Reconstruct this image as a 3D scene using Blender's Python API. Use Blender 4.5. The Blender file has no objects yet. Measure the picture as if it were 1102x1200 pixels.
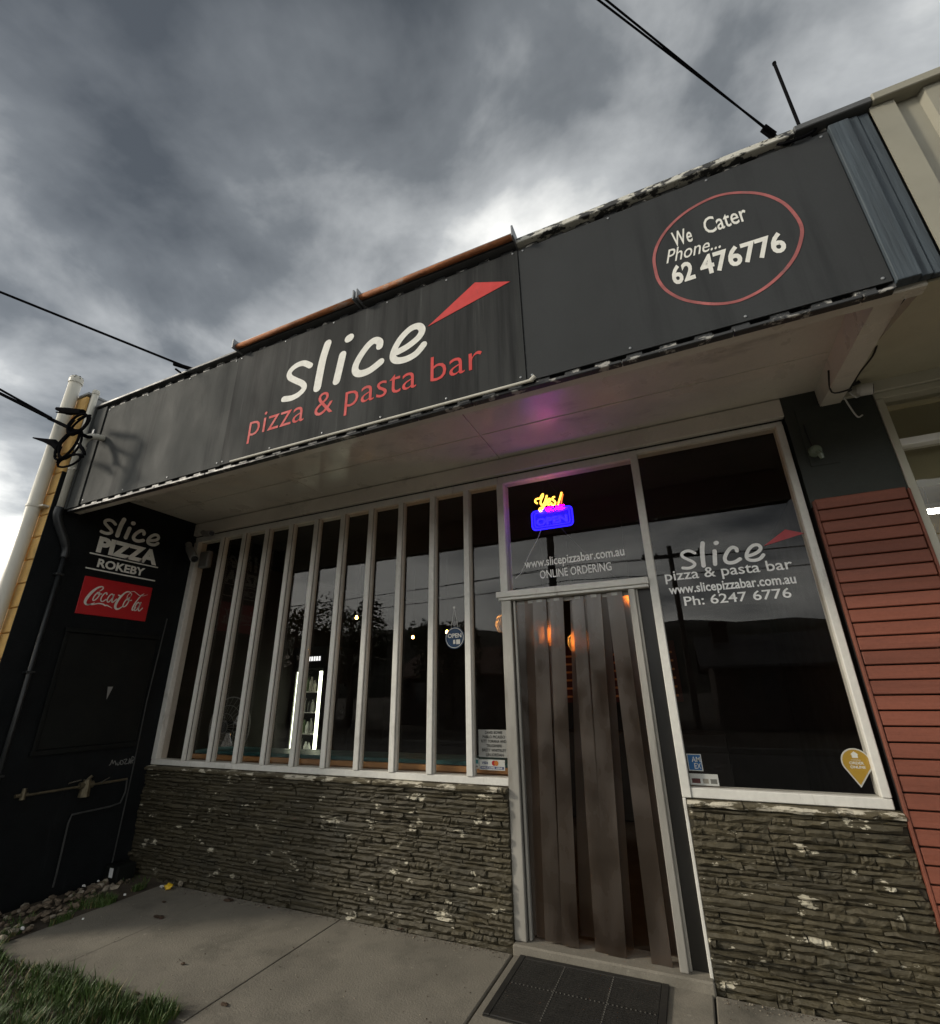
import bpy, bmesh, math, random
from mathutils import Vector, Matrix, noise
random.seed(7)
SC = bpy.context.scene
COL = SC.collection
# ------------------------------------------------------------------ camera
FPX = 552.1
CAM = Vector((0.66055, -3.31609, 1.42368))
RX = Vector((0.91349887, 0.40649487, -0.01678515))
RD = Vector((-0.15975855, 0.32046433, -0.9336915))
RF = Vector((-0.37416177, 0.8556077, 0.35768483))
cd = bpy.data.cameras.new("camera"); cam = bpy.data.objects.new("camera", cd); COL.objects.link(cam)
cd.sensor_fit = 'HORIZONTAL'; cd.sensor_width = 36; cd.lens = FPX / 1102 * 36
cd.clip_start = 0.05; cd.clip_end = 3000
m = Matrix.Identity(4)
for i in range(3):
    m[i][0] = RX[i]; m[i][1] = -RD[i]; m[i][2] = -RF[i]; m[i][3] = CAM[i]
cam.matrix_world = m
SC.camera = cam

def at(ax, val, px, py):
    """point on the plane x|y|z = val seen at a pixel of the photograph"""
    d = RX * ((px - 551) / FPX) + RD * ((py - 600) / FPX) + RF
    i = 'xyz'.index(ax)
    return CAM + d * ((val - CAM[i]) / d[i])

# ------------------------------------------------------------------ world, sun, exposure
SUN_DIR = Vector((0.80, 0.48, -0.42)).normalized()      # travel direction of the light
SUN_EL = math.asin(-SUN_DIR.z)
SUN_AZ = math.atan2(-SUN_DIR.x, -SUN_DIR.y)
w = bpy.data.worlds.new("World"); SC.world = w; w.use_nodes = True
nt = w.node_tree; nt.nodes.clear()
def N(t, **k):
    n = nt.nodes.new(t)
    for a, b in k.items(): setattr(n, a, b)
    return n
L = lambda a, b: nt.links.new(a, b)
def vmath(op, a=None, b=None):
    n = N('ShaderNodeVectorMath', operation=op)
    if a is not None: L(a, n.inputs[0])
    if b is not None:
        if isinstance(b, (tuple, list)): n.inputs[1].default_value = b
        else: L(b, n.inputs[1])
    return n
def fm(op, a, b=None, clamp=False):
    n = N('ShaderNodeMath', operation=op); n.use_clamp = clamp
    for i, q in enumerate((a, b)):
        if q is None: continue
        if isinstance(q, (int, float)): n.inputs[i].default_value = q
        else: L(q, n.inputs[i])
    return n.outputs[0]
tc = N('ShaderNodeTexCoord')
sep = N('ShaderNodeSeparateXYZ'); L(tc.outputs['Generated'], sep.inputs[0])
zc = fm('ADD', fm('MAXIMUM', sep.outputs[2], 0.0), 0.22)
cmb = N('ShaderNodeCombineXYZ')
L(fm('DIVIDE', sep.outputs[0], zc), cmb.inputs[0]); L(fm('DIVIDE', sep.outputs[1], zc), cmb.inputs[1])
def wnoise(scale, det, rough, dist, off, stretch=(1, 1, 1)):
    mp = N('ShaderNodeMapping'); mp.inputs['Location'].default_value = off; mp.inputs['Scale'].default_value = stretch
    L(cmb.outputs[0], mp.inputs[0])
    n = N('ShaderNodeTexNoise'); n.inputs['Scale'].default_value = scale; n.inputs['Detail'].default_value = det
    n.inputs['Roughness'].default_value = rough; n.inputs['Distortion'].default_value = dist
    L(mp.outputs[0], n.inputs[0]); return n.outputs[0]
n1 = wnoise(1.15, 8, 0.50, 0.15, (2.3, 0.4, 0), (1.0, 1.25, 1))
n2 = wnoise(3.0, 6, 0.55, 0.25, (0.7, 5.1, 0))
nn = fm('ADD', fm('MULTIPLY', n1, 0.62), fm('MULTIPLY', n2, 0.38))
nn = fm('ADD', fm('MULTIPLY', fm('SUBTRACT', nn, 0.5), 1.35), 0.5)
# the heavy bank of cloud in the upper left, the thin bright part over the roof and the pale horizon
dk = vmath('DOT_PRODUCT', tc.outputs['Generated'], tuple(Vector((-0.50, -0.08, 0.86)).normalized()))
br = vmath('DOT_PRODUCT', tc.outputs['Generated'], tuple(Vector((-0.25, 0.72, 0.64)).normalized()))
dkf = fm('POWER', fm('MAXIMUM', dk.outputs['Value'], 0.0), 4.5)
brf = fm('POWER', fm('MAXIMUM', br.outputs['Value'], 0.0), 4.0)
hz = fm('POWER', fm('SUBTRACT', 1.0, fm('MAXIMUM', sep.outputs[2], 0.0), True), 5.0)
val = fm('ADD', nn, fm('MULTIPLY', brf, 0.13))
val = fm('SUBTRACT', val, fm('MULTIPLY', dkf, 0.42))
val = fm('ADD', val, fm('MULTIPLY', hz, 0.38))
gl_ = vmath('DOT_PRODUCT', tc.outputs['Generated'], tuple(-SUN_DIR))      # the cloud is thinnest towards the veiled sun
val = fm('ADD', val, fm('MULTIPLY', fm('POWER', fm('MAXIMUM', gl_.outputs['Value'], 0.0), 2.0), 0.36))
cr = N('ShaderNodeValToRGB'); L(val, cr.inputs[0])
e = cr.color_ramp.elements
e[0].position = 0.30; e[0].color = (0.040, 0.044, 0.047, 1)
e[1].position = 0.90; e[1].color = (1.15, 1.13, 1.06, 1)
q = e.new(0.44); q.color = (0.098, 0.105, 0.110, 1)
q = e.new(0.58); q.color = (0.27, 0.278, 0.280, 1)
sky = N('ShaderNodeTexSky'); sky.sky_type = 'NISHITA'; sky.sun_disc = False
sky.sun_elevation = SUN_EL; sky.sun_rotation = SUN_AZ
skm = vmath('SCALE', sky.outputs[0]); skm.inputs['Scale'].default_value = 0.10
mx = N('ShaderNodeMix', data_type='RGBA'); mx.inputs[0].default_value = 0.93      # thin gaps only: the cloud hides nearly all of the blue
L(skm.outputs[0], mx.inputs[6]); L(cr.outputs[0], mx.inputs[7])
bg = N('ShaderNodeBackground'); L(mx.outputs[2], bg.inputs[0]); bg.inputs[1].default_value = 1.0
wo = N('ShaderNodeOutputWorld'); L(bg.outputs[0], wo.inputs[0])

sd = bpy.data.lights.new("sun", 'SUN'); sd.energy = 1.15; sd.angle = math.radians(7); sd.color = (1.0, 0.91, 0.76)
so = bpy.data.objects.new("sun", sd); COL.objects.link(so)
so.rotation_euler = SUN_DIR.to_track_quat('-Z', 'Y').to_euler(); so.location = (-20, -12, 15)
vs = SC.view_settings
vs.view_transform = 'Standard'; vs.look = 'None'; vs.gamma = 1.0; vs.use_curve_mapping = False; vs.exposure = 1.0
SC.cycles.max_bounces = 8; SC.cycles.transparent_max_bounces = 12

# ------------------------------------------------------------------ materials
MATS = {}
def pm(name, col, rough=0.6, var=0.2, vs=3.0, bump=0.0, bs=60.0, metal=0.0, stretch=(1, 1, 1), dirt=None, spec=0.5, fine=0.0, fs=90.0, coat=0.0, rand=0.0):
    """procedural material in world space: base colour, two scales of variation, dirt or wear with a shape of its own, relief.
    dirt = (colour, scale, low, high, stretch) or a list of them"""
    mt = bpy.data.materials.new(name); mt.use_nodes = True
    t = mt.node_tree; b = t.nodes['Principled BSDF']
    ge = t.nodes.new('ShaderNodeNewGeometry')
    def noi(scale, st, det=5, rg=0.6):
        mp = t.nodes.new('ShaderNodeMapping'); mp.inputs['Scale'].default_value = st
        t.links.new(ge.outputs['Position'], mp.inputs[0])
        n = t.nodes.new('ShaderNodeTexNoise'); n.inputs['Scale'].default_value = scale; n.inputs['Detail'].default_value = det
        n.inputs['Roughness'].default_value = rg
        t.links.new(mp.outputs[0], n.inputs[0]); return n.outputs[0]
    def mixc(fac, a, bb, bt='MIX'):
        x = t.nodes.new('ShaderNodeMix'); x.data_type = 'RGBA'; x.blend_type = bt
        for i, qq in ((0, fac), (6, a), (7, bb)):
            if isinstance(qq, (int, float)): x.inputs[i].default_value = qq
            elif isinstance(qq, (tuple, list)): x.inputs[i].default_value = tuple(qq)[:3] + (1,)
            else: t.links.new(qq, x.inputs[i])
        return x.outputs[2]
    def ramp(f, lo, hi):
        r = t.nodes.new('ShaderNodeMapRange'); r.inputs[1].default_value = lo; r.inputs[2].default_value = hi
        t.links.new(f, r.inputs[0]); return r.outputs[0]
    c = tuple(col)
    v = noi(vs, stretch)
    lo = [x * (1 - var) for x in c]; hi = [min(1, x * (1 + var)) for x in c]
    out = mixc(ramp(v, 0.3, 0.7), lo, hi)
    if fine:
        out = mixc(ramp(noi(fs, (1, 1, 1), 3), 0.3, 0.7), mixc(1.0, out, (1 - fine,) * 3, 'MULTIPLY'), out)
    if dirt:
        for dcol, dsc, dl, dh, dst in (dirt if isinstance(dirt, list) else [dirt]):
            out = mixc(ramp(noi(dsc, dst, 6, 0.65), dl, dh), out, dcol)
    if rand:
        oi = t.nodes.new('ShaderNodeObjectInfo'); rm = t.nodes.new('ShaderNodeMapRange'); rm.inputs[3].default_value = 1 - rand; rm.inputs[4].default_value = 1 + rand
        t.links.new(oi.outputs['Random'], rm.inputs[0]); hs = t.nodes.new('ShaderNodeHueSaturation'); t.links.new(rm.outputs[0], hs.inputs['Value']); t.links.new(out, hs.inputs['Color']); out = hs.outputs[0]
    t.links.new(out, b.inputs['Base Color'])
    rr = t.nodes.new('ShaderNodeMapRange'); rr.inputs[1].default_value = 0.3; rr.inputs[2].default_value = 0.7
    rr.inputs[3].default_value = max(0.02, rough - 0.1); rr.inputs[4].default_value = min(1, rough + 0.1)
    t.links.new(noi(vs * 2.3, stretch), rr.inputs[0]); t.links.new(rr.outputs[0], b.inputs['Roughness'])
    b.inputs['Metallic'].default_value = metal; b.inputs['Specular IOR Level'].default_value = spec
    if coat: b.inputs['Coat Weight'].default_value = coat; b.inputs['Coat Roughness'].default_value = 0.22
    if bump:
        bn = t.nodes.new('ShaderNodeBump'); bn.inputs['Strength'].default_value = bump; bn.inputs['Distance'].default_value = 0.01
        t.links.new(noi(bs, stretch, 4), bn.inputs['Height']); t.links.new(bn.outputs[0], b.inputs['Normal'])
    MATS[name] = mt; return mt
def em(name, col, st, base=(0.1, 0.1, 0.1)):
    mt = bpy.data.materials.new(name); mt.use_nodes = True; b = mt.node_tree.nodes['Principled BSDF']
    b.inputs['Base Color'].default_value = tuple(base) + (1,)
    b.inputs['Emission Color'].default_value = tuple(col) + (1,); b.inputs['Emission Strength'].default_value = st
    MATS[name] = mt; return mt
def glass(name, tint, ior, gain):
    mt = bpy.data.materials.new(name); mt.use_nodes = True; t = mt.node_tree; t.nodes.clear()
    fr = t.nodes.new('ShaderNodeFresnel'); g0 = t.nodes.new('ShaderNodeNewGeometry'); mr = t.nodes.new('ShaderNodeMapRange')
    mr.inputs[3].default_value = ior; mr.inputs[4].default_value = 1 / ior        # thin sheet: the same reflectance from both sides
    t.links.new(g0.outputs['Backfacing'], mr.inputs[0]); t.links.new(mr.outputs[0], fr.inputs[0])
    mu = t.nodes.new('ShaderNodeMath'); mu.operation = 'MULTIPLY'; mu.inputs[1].default_value = gain; mu.use_clamp = True
    t.links.new(fr.outputs[0], mu.inputs[0])
    tr = t.nodes.new('ShaderNodeBsdfTransparent'); tr.inputs[0].default_value = tuple(tint) + (1,)
    ge = t.nodes.new('ShaderNodeNewGeometry'); no = t.nodes.new('ShaderNodeTexNoise'); no.inputs['Scale'].default_value = 2.2; no.inputs['Detail'].default_value = 1
    t.links.new(ge.outputs['Position'], no.inputs[0])
    bn = t.nodes.new('ShaderNodeBump'); bn.inputs['Strength'].default_value = 0.02; bn.inputs['Distance'].default_value = 0.02
    t.links.new(no.outputs[0], bn.inputs['Height'])
    gl = t.nodes.new('ShaderNodeBsdfGlossy'); gl.inputs['Roughness'].default_value = 0.0; gl.inputs[0].default_value = (1, 1, 1, 1)
    t.links.new(bn.outputs[0], gl.inputs['Normal'])
    ms = t.nodes.new('ShaderNodeMixShader'); t.links.new(mu.outputs[0], ms.inputs[0]); t.links.new(tr.outputs[0], ms.inputs[1]); t.links.new(gl.outputs[0], ms.inputs[2])
    o = t.nodes.new('ShaderNodeOutputMaterial'); t.links.new(ms.outputs[0], o.inputs[0])
    MATS[name] = mt; return mt

pm('asphalt', (0.085, 0.083, 0.078), 0.85, 0.25, 2, 0.4, 120)
pm('concrete', (0.225, 0.205, 0.166), 0.85, 0.24, 1.6, 0.35, 90, fine=0.22, fs=160,
   dirt=[((0.085, 0.078, 0.062), 2.1, 0.50, 0.78, (1, 1, 1)), ((0.06, 0.055, 0.045), 9, 0.70, 0.78, (1, 1, 1)), ((0.36, 0.34, 0.28), 14, 0.64, 0.80, (1, 1, 1)), ((0.060, 0.056, 0.046), 30, 0.70, 0.74, (1, 1, 1)), ((0.34, 0.32, 0.27), 260, 0.66, 0.74, (1, 1, 1))])
pm('joint_filler', (0.05, 0.047, 0.04), 0.95, 0.3, 10)
pm('soil', (0.055, 0.042, 0.028), 0.95, 0.4, 12, 0.8, 60)
pm('stone_paint', (0.070, 0.058, 0.032), 0.62, 0.28, 5, 0.9, 55, rand=0.16, stretch=(0.6, 1, 1.8), fine=0.25, fs=70,
   dirt=[((0.040, 0.036, 0.022), 3.0, 0.55, 0.75, (1, 1, 1)), ((0.52, 0.48, 0.37), 5.5, 0.625, 0.645, (1.0, 1, 2.4)), ((0.52, 0.48, 0.38), 24, 0.665, 0.685, (0.55, 1, 2.6))])
pm('stone_cap_paint', (0.105, 0.088, 0.052), 0.65, 0.3, 8, 1.0, 45, fine=0.25, fs=70,
   dirt=((0.55, 0.51, 0.41), 12, 0.53, 0.57, (0.5, 1, 2.0)))
pm('mortar', (0.05, 0.043, 0.028), 0.9, 0.3, 9)
pm('frame_paint', (0.69, 0.68, 0.63), 0.5, 0.10, 4, 0.10, 70, stretch=(1, 1, 0.4), fine=0.10, fs=30,
   dirt=[((0.26, 0.24, 0.20), 6, 0.60, 0.85, (2, 2, 0.5)), ((0.12, 0.11, 0.09), 40, 0.74, 0.78, (1, 1, 0.6))])
pm('gasket', (0.012, 0.012, 0.012), 0.8, 0.2)
pm('soffit_paint', (0.66, 0.62, 0.54), 0.32, 0.14, 1.3, 0.05, 30, fine=0.06, fs=60,
   dirt=[((0.20, 0.18, 0.15), 3.0, 0.60, 0.90, (0.7, 1.6, 1)), ((0.14, 0.12, 0.10), 30, 0.77, 0.80, (0.12, 1, 1))], spec=0.6)
pm('neighbour_soffit_paint', (0.55, 0.52, 0.39), 0.5, 0.14, 1.5, 0.05, 30, fine=0.06, dirt=((0.22, 0.20, 0.14), 3.0, 0.58, 0.85, (1, 1, 1)))
pm('fascia_paint_grey', (0.064, 0.067, 0.065), 0.8, 0.14, 1.4, 0.06, 40, spec=0.2, stretch=(1, 1, 0.5), fine=0.08, fs=120,
   dirt=[((0.026, 0.027, 0.028), 3, 0.54, 0.76, (3.5, 1, 0.18)), ((0.34, 0.34, 0.32), 36, 0.755, 0.765, (1, 1, 0.6))])
pm('fascia_paint_sign', (0.034, 0.036, 0.036), 0.75, 0.20, 1.5, 0.06, 40, spec=0.2, stretch=(1, 1, 0.4), fine=0.08, fs=120,
   dirt=[((0.012, 0.013, 0.014), 2.6, 0.46, 0.66, (4.2, 1, 0.20)), ((0.085, 0.088, 0.086), 4, 0.60, 0.85, (5, 1, 0.16))])
pm('fascia_paint_right', (0.042, 0.045, 0.047), 0.75, 0.12, 1.2, 0.06, 40, spec=0.2, stretch=(1, 1, 0.6), fine=0.10, fs=150,
   dirt=[((0.024, 0.026, 0.028), 2.5, 0.52, 0.78, (3.0, 1, 0.2)), ((0.62, 0.61, 0.56), 24, 0.75, 0.757, (1, 1, 0.6))])
pm('ribbed_steel_dark', (0.028, 0.029, 0.03), 0.5, 0.3, 6, dirt=((0.36, 0.35, 0.32), 9, 0.56, 0.60, (1, 1, 2.5)))
pm('capping_grey', (0.085, 0.088, 0.09), 0.5, 0.2, 4)
pm('capping_peeling', (0.045, 0.045, 0.045), 0.6, 0.3, 8, 0.4, 50, dirt=((0.62, 0.61, 0.54), 19, 0.46, 0.50, (0.7, 1, 1.6)))
pm('timber_blue', (0.050, 0.066, 0.080), 0.7, 0.25, 14, 0.5, 30, stretch=(2.5, 1, 0.12), dirt=[((0.26, 0.29, 0.31), 22, 0.70, 0.75, (2.2, 1, 0.16)), ((0.024, 0.033, 0.042), 9, 0.55, 0.8, (3, 1, 0.12))])
pm('cream_steel', (0.30, 0.285, 0.225), 0.5, 0.10, 2, dirt=((0.20, 0.19, 0.15), 3, 0.6, 0.9, (3, 1, 0.25)))
pm('white_letter', (0.80, 0.79, 0.73), 0.6, 0.06, 20, fine=0.08, fs=40, dirt=((0.35, 0.34, 0.32), 45, 0.70, 0.76, (1, 1, 0.6)))
pm('red_letter', (0.56, 0.038, 0.034), 0.65, 0.12, 9, dirt=((0.28, 0.05, 0.05), 12, 0.62, 0.8, (1.5, 1, 0.4)))
pm('red_ring', (0.36, 0.10, 0.095), 0.6, 0.3, 12, dirt=((0.16, 0.08, 0.08), 16, 0.55, 0.7, (1, 1, 1)))
pm('vinyl_white', (0.90, 0.90, 0.88), 0.5, 0.02)
pm('vinyl_red', (0.42, 0.05, 0.06), 0.5, 0.05)
pm('black_render', (0.0060, 0.0075, 0.0085), 0.7, 0.35, 2.5, 0.35, 70, fine=0.15, dirt=[((0.018, 0.02, 0.02), 5, 0.60, 0.8, (2.5, 2.5, 0.25)), ((0.10, 0.10, 0.095), 24, 0.765, 0.785, (1.6, 1.6, 0.45))], spec=0.18)
pm('black_panel', (0.0055, 0.0065, 0.006), 0.6, 0.3, 3, 0.2, 50, spec=0.2)
pm('conduit_grey', (0.05, 0.052, 0.05), 0.6, 0.3, 9, spec=0.3)
pm('black_pipe', (0.014, 0.016, 0.017), 0.40, 0.3, 8, dirt=((0.06, 0.06, 0.06), 18, 0.66, 0.8, (1, 1, 0.4)))
pm('brick_yellow', (0.74, 0.46, 0.15), 0.75, 0.18, 7, 0.5, 80, fine=0.15, fs=120, dirt=((0.34, 0.21, 0.08), 6, 0.62, 0.9, (1, 1, 1)))
pm('brick_mortar', (0.17, 0.12, 0.06), 0.9, 0.2, 9)
pm('grey_flashing', (0.26, 0.27, 0.275), 0.5, 0.1, 4)
pm('pvc_white', (0.62, 0.60, 0.52), 0.38, 0.06, 3, dirt=((0.40, 0.38, 0.31), 5, 0.58, 0.9, (2, 2, 0.4)))
pm('vent_dark', (0.01, 0.01, 0.01), 0.8)
pm('cable_black', (0.008, 0.008, 0.009), 0.9, 0.2, 20, spec=0.0)
pm('rust_tube', (0.36, 0.13, 0.045), 0.75, 0.35, 6, 0.4, 60, dirt=[((0.46, 0.42, 0.36), 5, 0.60, 0.7, (0.5, 1, 1)), ((0.16, 0.06, 0.03), 11, 0.6, 0.75, (0.6, 1, 1))])
pm('galvanised', (0.30, 0.31, 0.32), 0.45, 0.2, 12, metal=0.6)
pm('green_black', (0.030, 0.036, 0.030), 0.6, 0.18, 3, 0.15, 60, fine=0.1)
pm('slat_red', (0.225, 0.070, 0.041), 0.6, 0.22, 3, 0.25, 30, rand=0.14, stretch=(0.15, 1, 1.6), fine=0.12, fs=60, dirt=[((0.11, 0.030, 0.020), 7, 0.60, 0.85, (0.3, 1, 2)), ((0.05, 0.02, 0.016), 16, 0.72, 0.78, (0.8, 1, 1))])
pm('slat_gap', (0.012, 0.008, 0.007), 0.9)
pm('cream_frame', (0.50, 0.485, 0.40), 0.5, 0.08, 4)
pm('aluminium_worn', (0.36, 0.345, 0.31), 0.42, 0.20, 5, 0.1, 50, metal=0.35, stretch=(1, 1, 0.3), dirt=((0.16, 0.145, 0.12), 5, 0.55, 0.8, (2, 2, 0.35)))
pm('jamb_dark', (0.016, 0.015, 0.013), 0.35, 0.3, 4, stretch=(1, 1, 0.3))
pm('rubber_mat', (0.015, 0.0135, 0.011), 0.75, 0.3, 9, fine=0.2, dirt=((0.05, 0.045, 0.036), 14, 0.6, 0.8, (1, 1, 1)))
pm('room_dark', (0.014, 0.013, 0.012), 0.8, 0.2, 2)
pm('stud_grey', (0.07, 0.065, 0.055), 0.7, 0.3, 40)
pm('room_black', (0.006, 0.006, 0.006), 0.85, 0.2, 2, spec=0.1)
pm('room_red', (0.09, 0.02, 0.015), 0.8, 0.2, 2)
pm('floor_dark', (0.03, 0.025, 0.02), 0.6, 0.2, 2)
pm('ledge_timber', (0.46, 0.22, 0.075), 0.5, 0.2, 6, stretch=(0.2, 1, 1.5))
pm('teal_top', (0.02, 0.085, 0.085), 0.4, 0.1, 4)
pm('appliance_black', (0.015, 0.015, 0.016), 0.35)
pm('chrome', (0.55, 0.55, 0.55), 0.25, 0.05, 5, metal=1.0)
pm('wire_black', (0.01, 0.01, 0.01), 0.5)
pm('wire_white', (0.55, 0.55, 0.53), 0.5)
pm('plastic_white', (0.62, 0.61, 0.58), 0.4, 0.05, 5)
pm('plastic_grey', (0.22, 0.22, 0.21), 0.4, 0.1, 5)
pm('lens_black', (0.005, 0.005, 0.006), 0.1)
pm('lens_green', (0.16, 0.20, 0.15), 0.2)
pm('sign_red', (0.50, 0.012, 0.018), 0.4, 0.08, 5, fine=0.06, fs=60)
pm('brass_dull', (0.13, 0.11, 0.07), 0.45, 0.35, 25, metal=0.5)
pm('paper_grey', (0.42, 0.42, 0.41), 0.7, 0.05)
pm('ink_black', (0.012, 0.012, 0.012), 0.7)
pm('sticker_white', (0.70, 0.71, 0.70), 0.5, 0.03)
pm('sticker_blue', (0.02, 0.16, 0.45), 0.4, 0.05)
pm('sticker_navy', (0.03, 0.05, 0.20), 0.4, 0.05)
pm('sticker_teal', (0.03, 0.25, 0.28), 0.4, 0.05)
pm('sticker_yellow', (0.55, 0.34, 0.04), 0.45, 0.05)
pm('sticker_orange', (0.62, 0.20, 0.03), 0.45, 0.05)
pm('sticker_dull', (0.32, 0.30, 0.26), 0.5)
pm('sticker_maroon', (0.12, 0.03, 0.03), 0.5)
pm('open_blue', (0.010, 0.055, 0.15), 0.4, 0.1, 5)
pm('rock_pale', (0.30, 0.26, 0.20), 0.85, 0.35, 9, 0.8, 50)
pm('rock_brown', (0.15, 0.115, 0.08), 0.85, 0.35, 9, 0.8, 50)
pm('litter_white', (0.70, 0.69, 0.66), 0.6, 0.1, 9)
pm('litter_yellow', (0.75, 0.48, 0.02), 0.4, 0.1, 9)
pm('dead_leaf', (0.055, 0.033, 0.018), 0.8, 0.3, 30)
pm('grass', (0.060, 0.105, 0.022), 0.6, 0.45, 6)
pm('grass_dry', (0.17, 0.15, 0.06), 0.7, 0.3, 6)
pm('leaf', (0.045, 0.075, 0.028), 0.6, 0.4, 2)
pm('bark', (0.085, 0.065, 0.045), 0.9, 0.3, 8, 0.5, 20)
pm('hill_bush', (0.028, 0.032, 0.022), 0.9, 0.35, 0.03)
pm('house_wall', (0.40, 0.37, 0.31), 0.8, 0.1, 1)
pm('house_brick', (0.055, 0.038, 0.032), 0.85, 0.2, 4)
pm('roof_grey', (0.05, 0.05, 0.052), 0.6, 0.15, 2)
pm('roof_tile', (0.16, 0.085, 0.06), 0.7, 0.2, 3)
pm('house_glass', (0.03, 0.035, 0.04), 0.1)
pm('pole_timber', (0.085, 0.075, 0.065), 0.9, 0.25, 6, stretch=(3, 3, 0.2))
pm('kerb', (0.25, 0.24, 0.22), 0.85, 0.15, 3, 0.3, 60)
pm('car_white', (0.6, 0.6, 0.6), 0.3)
pm('yellow_wall', (0.55, 0.42, 0.16), 0.7, 0.1, 3)
pm('blind_cream', (0.34, 0.31, 0.20), 0.8, 0.1, 3)
em('tube_light', (1.0, 0.97, 0.90), 14.0, (0.8, 0.8, 0.8))
em('bulb_warm', (1.0, 0.42, 0.09), 42.0)
em('fridge_light', (0.86, 0.92, 0.66), 3.2, (0.6, 0.6, 0.6))
em('neon_yellow', (1.0, 0.44, 0.05), 2.6)
em('neon_orange', (1.0, 0.16, 0.02), 1.1)
em('neon_pink', (1.0, 0.0, 0.42), 60.0)
em('neon_blue', (0.010, 0.005, 1.0), 3.0)
em('neon_board', (0.005, 0.002, 0.9), 0.55)
em('fridge_word', (0.9, 0.9, 0.9), 0.9)
glass('shop_glass', (0.90, 0.90, 0.89), 1.52, 0.52)
glass('neighbour_glass', (0.92, 0.92, 0.90), 1.52, 1.2)
# hanging plastic strips: smoky, dull, letting some of what is behind through
def strip_mat(name, dark, light, frost):
    mt = bpy.data.materials.new(name); mt.use_nodes = True; t = mt.node_tree; b = t.nodes['Principled BSDF']
    ge = t.nodes.new('ShaderNodeNewGeometry'); mp = t.nodes.new('ShaderNodeMapping'); mp.inputs['Scale'].default_value = (1.6, 1.6, 0.9)
    t.links.new(ge.outputs['Position'], mp.inputs[0])
    no = t.nodes.new('ShaderNodeTexNoise'); no.inputs['Scale'].default_value = 3.5; no.inputs['Detail'].default_value = 5
    t.links.new(mp.outputs[0], no.inputs[0])
    r = t.nodes.new('ShaderNodeValToRGB'); t.links.new(no.outputs[0], r.inputs[0])
    r.color_ramp.elements[0].position = 0.35; r.color_ramp.elements[0].color = dark + (1,)
    r.color_ramp.elements[1].position = 0.70; r.color_ramp.elements[1].color = light + (1,)
    t.links.new(r.outputs[0], b.inputs['Base Color'])
    rg = t.nodes.new('ShaderNodeMapRange'); rg.inputs[1].default_value = 0.35; rg.inputs[2].default_value = 0.65; rg.inputs[3].default_value = 0.16; rg.inputs[4].default_value = 0.42
    t.links.new(no.outputs[0], rg.inputs[0]); t.links.new(rg.outputs[0], b.inputs['Roughness']); b.inputs['Specular IOR Level'].default_value = 0.8; b.inputs['Coat Weight'].default_value = 0.8; b.inputs['Coat Roughness'].default_value = 0.13
    n2_ = t.nodes.new('ShaderNodeTexNoise'); n2_.inputs['Scale'].default_value = 9; n2_.inputs['Detail'].default_value = 2; t.links.new(ge.outputs['Position'], n2_.inputs[0])
    bn = t.nodes.new('ShaderNodeBump'); bn.inputs['Strength'].default_value = 0.10; bn.inputs['Distance'].default_value = 0.02; t.links.new(n2_.outputs[0], bn.inputs['Height']); t.links.new(bn.outputs[0], b.inputs['Normal'])
    rf = t.nodes.new('ShaderNodeBsdfRefraction'); rf.inputs[0].default_value = (0.85, 0.62, 0.42, 1); rf.inputs['Roughness'].default_value = 0.45; rf.inputs['IOR'].default_value = 1.12
    c = t.nodes.new('ShaderNodeMixShader'); c.inputs[0].default_value = frost
    o = t.nodes['Material Output']
    t.links.new(b.outputs[0], c.inputs[1]); t.links.new(rf.outputs[0], c.inputs[2]); t.links.new(c.outputs[0], o.inputs[0])
    MATS[name] = mt
strip_mat('strip_plastic', (0.028, 0.020, 0.014), (0.075, 0.060, 0.048), 0.34)
strip_mat('strip_plastic_amber', (0.020, 0.012, 0.006), (0.045, 0.028, 0.016), 0.55)

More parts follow.
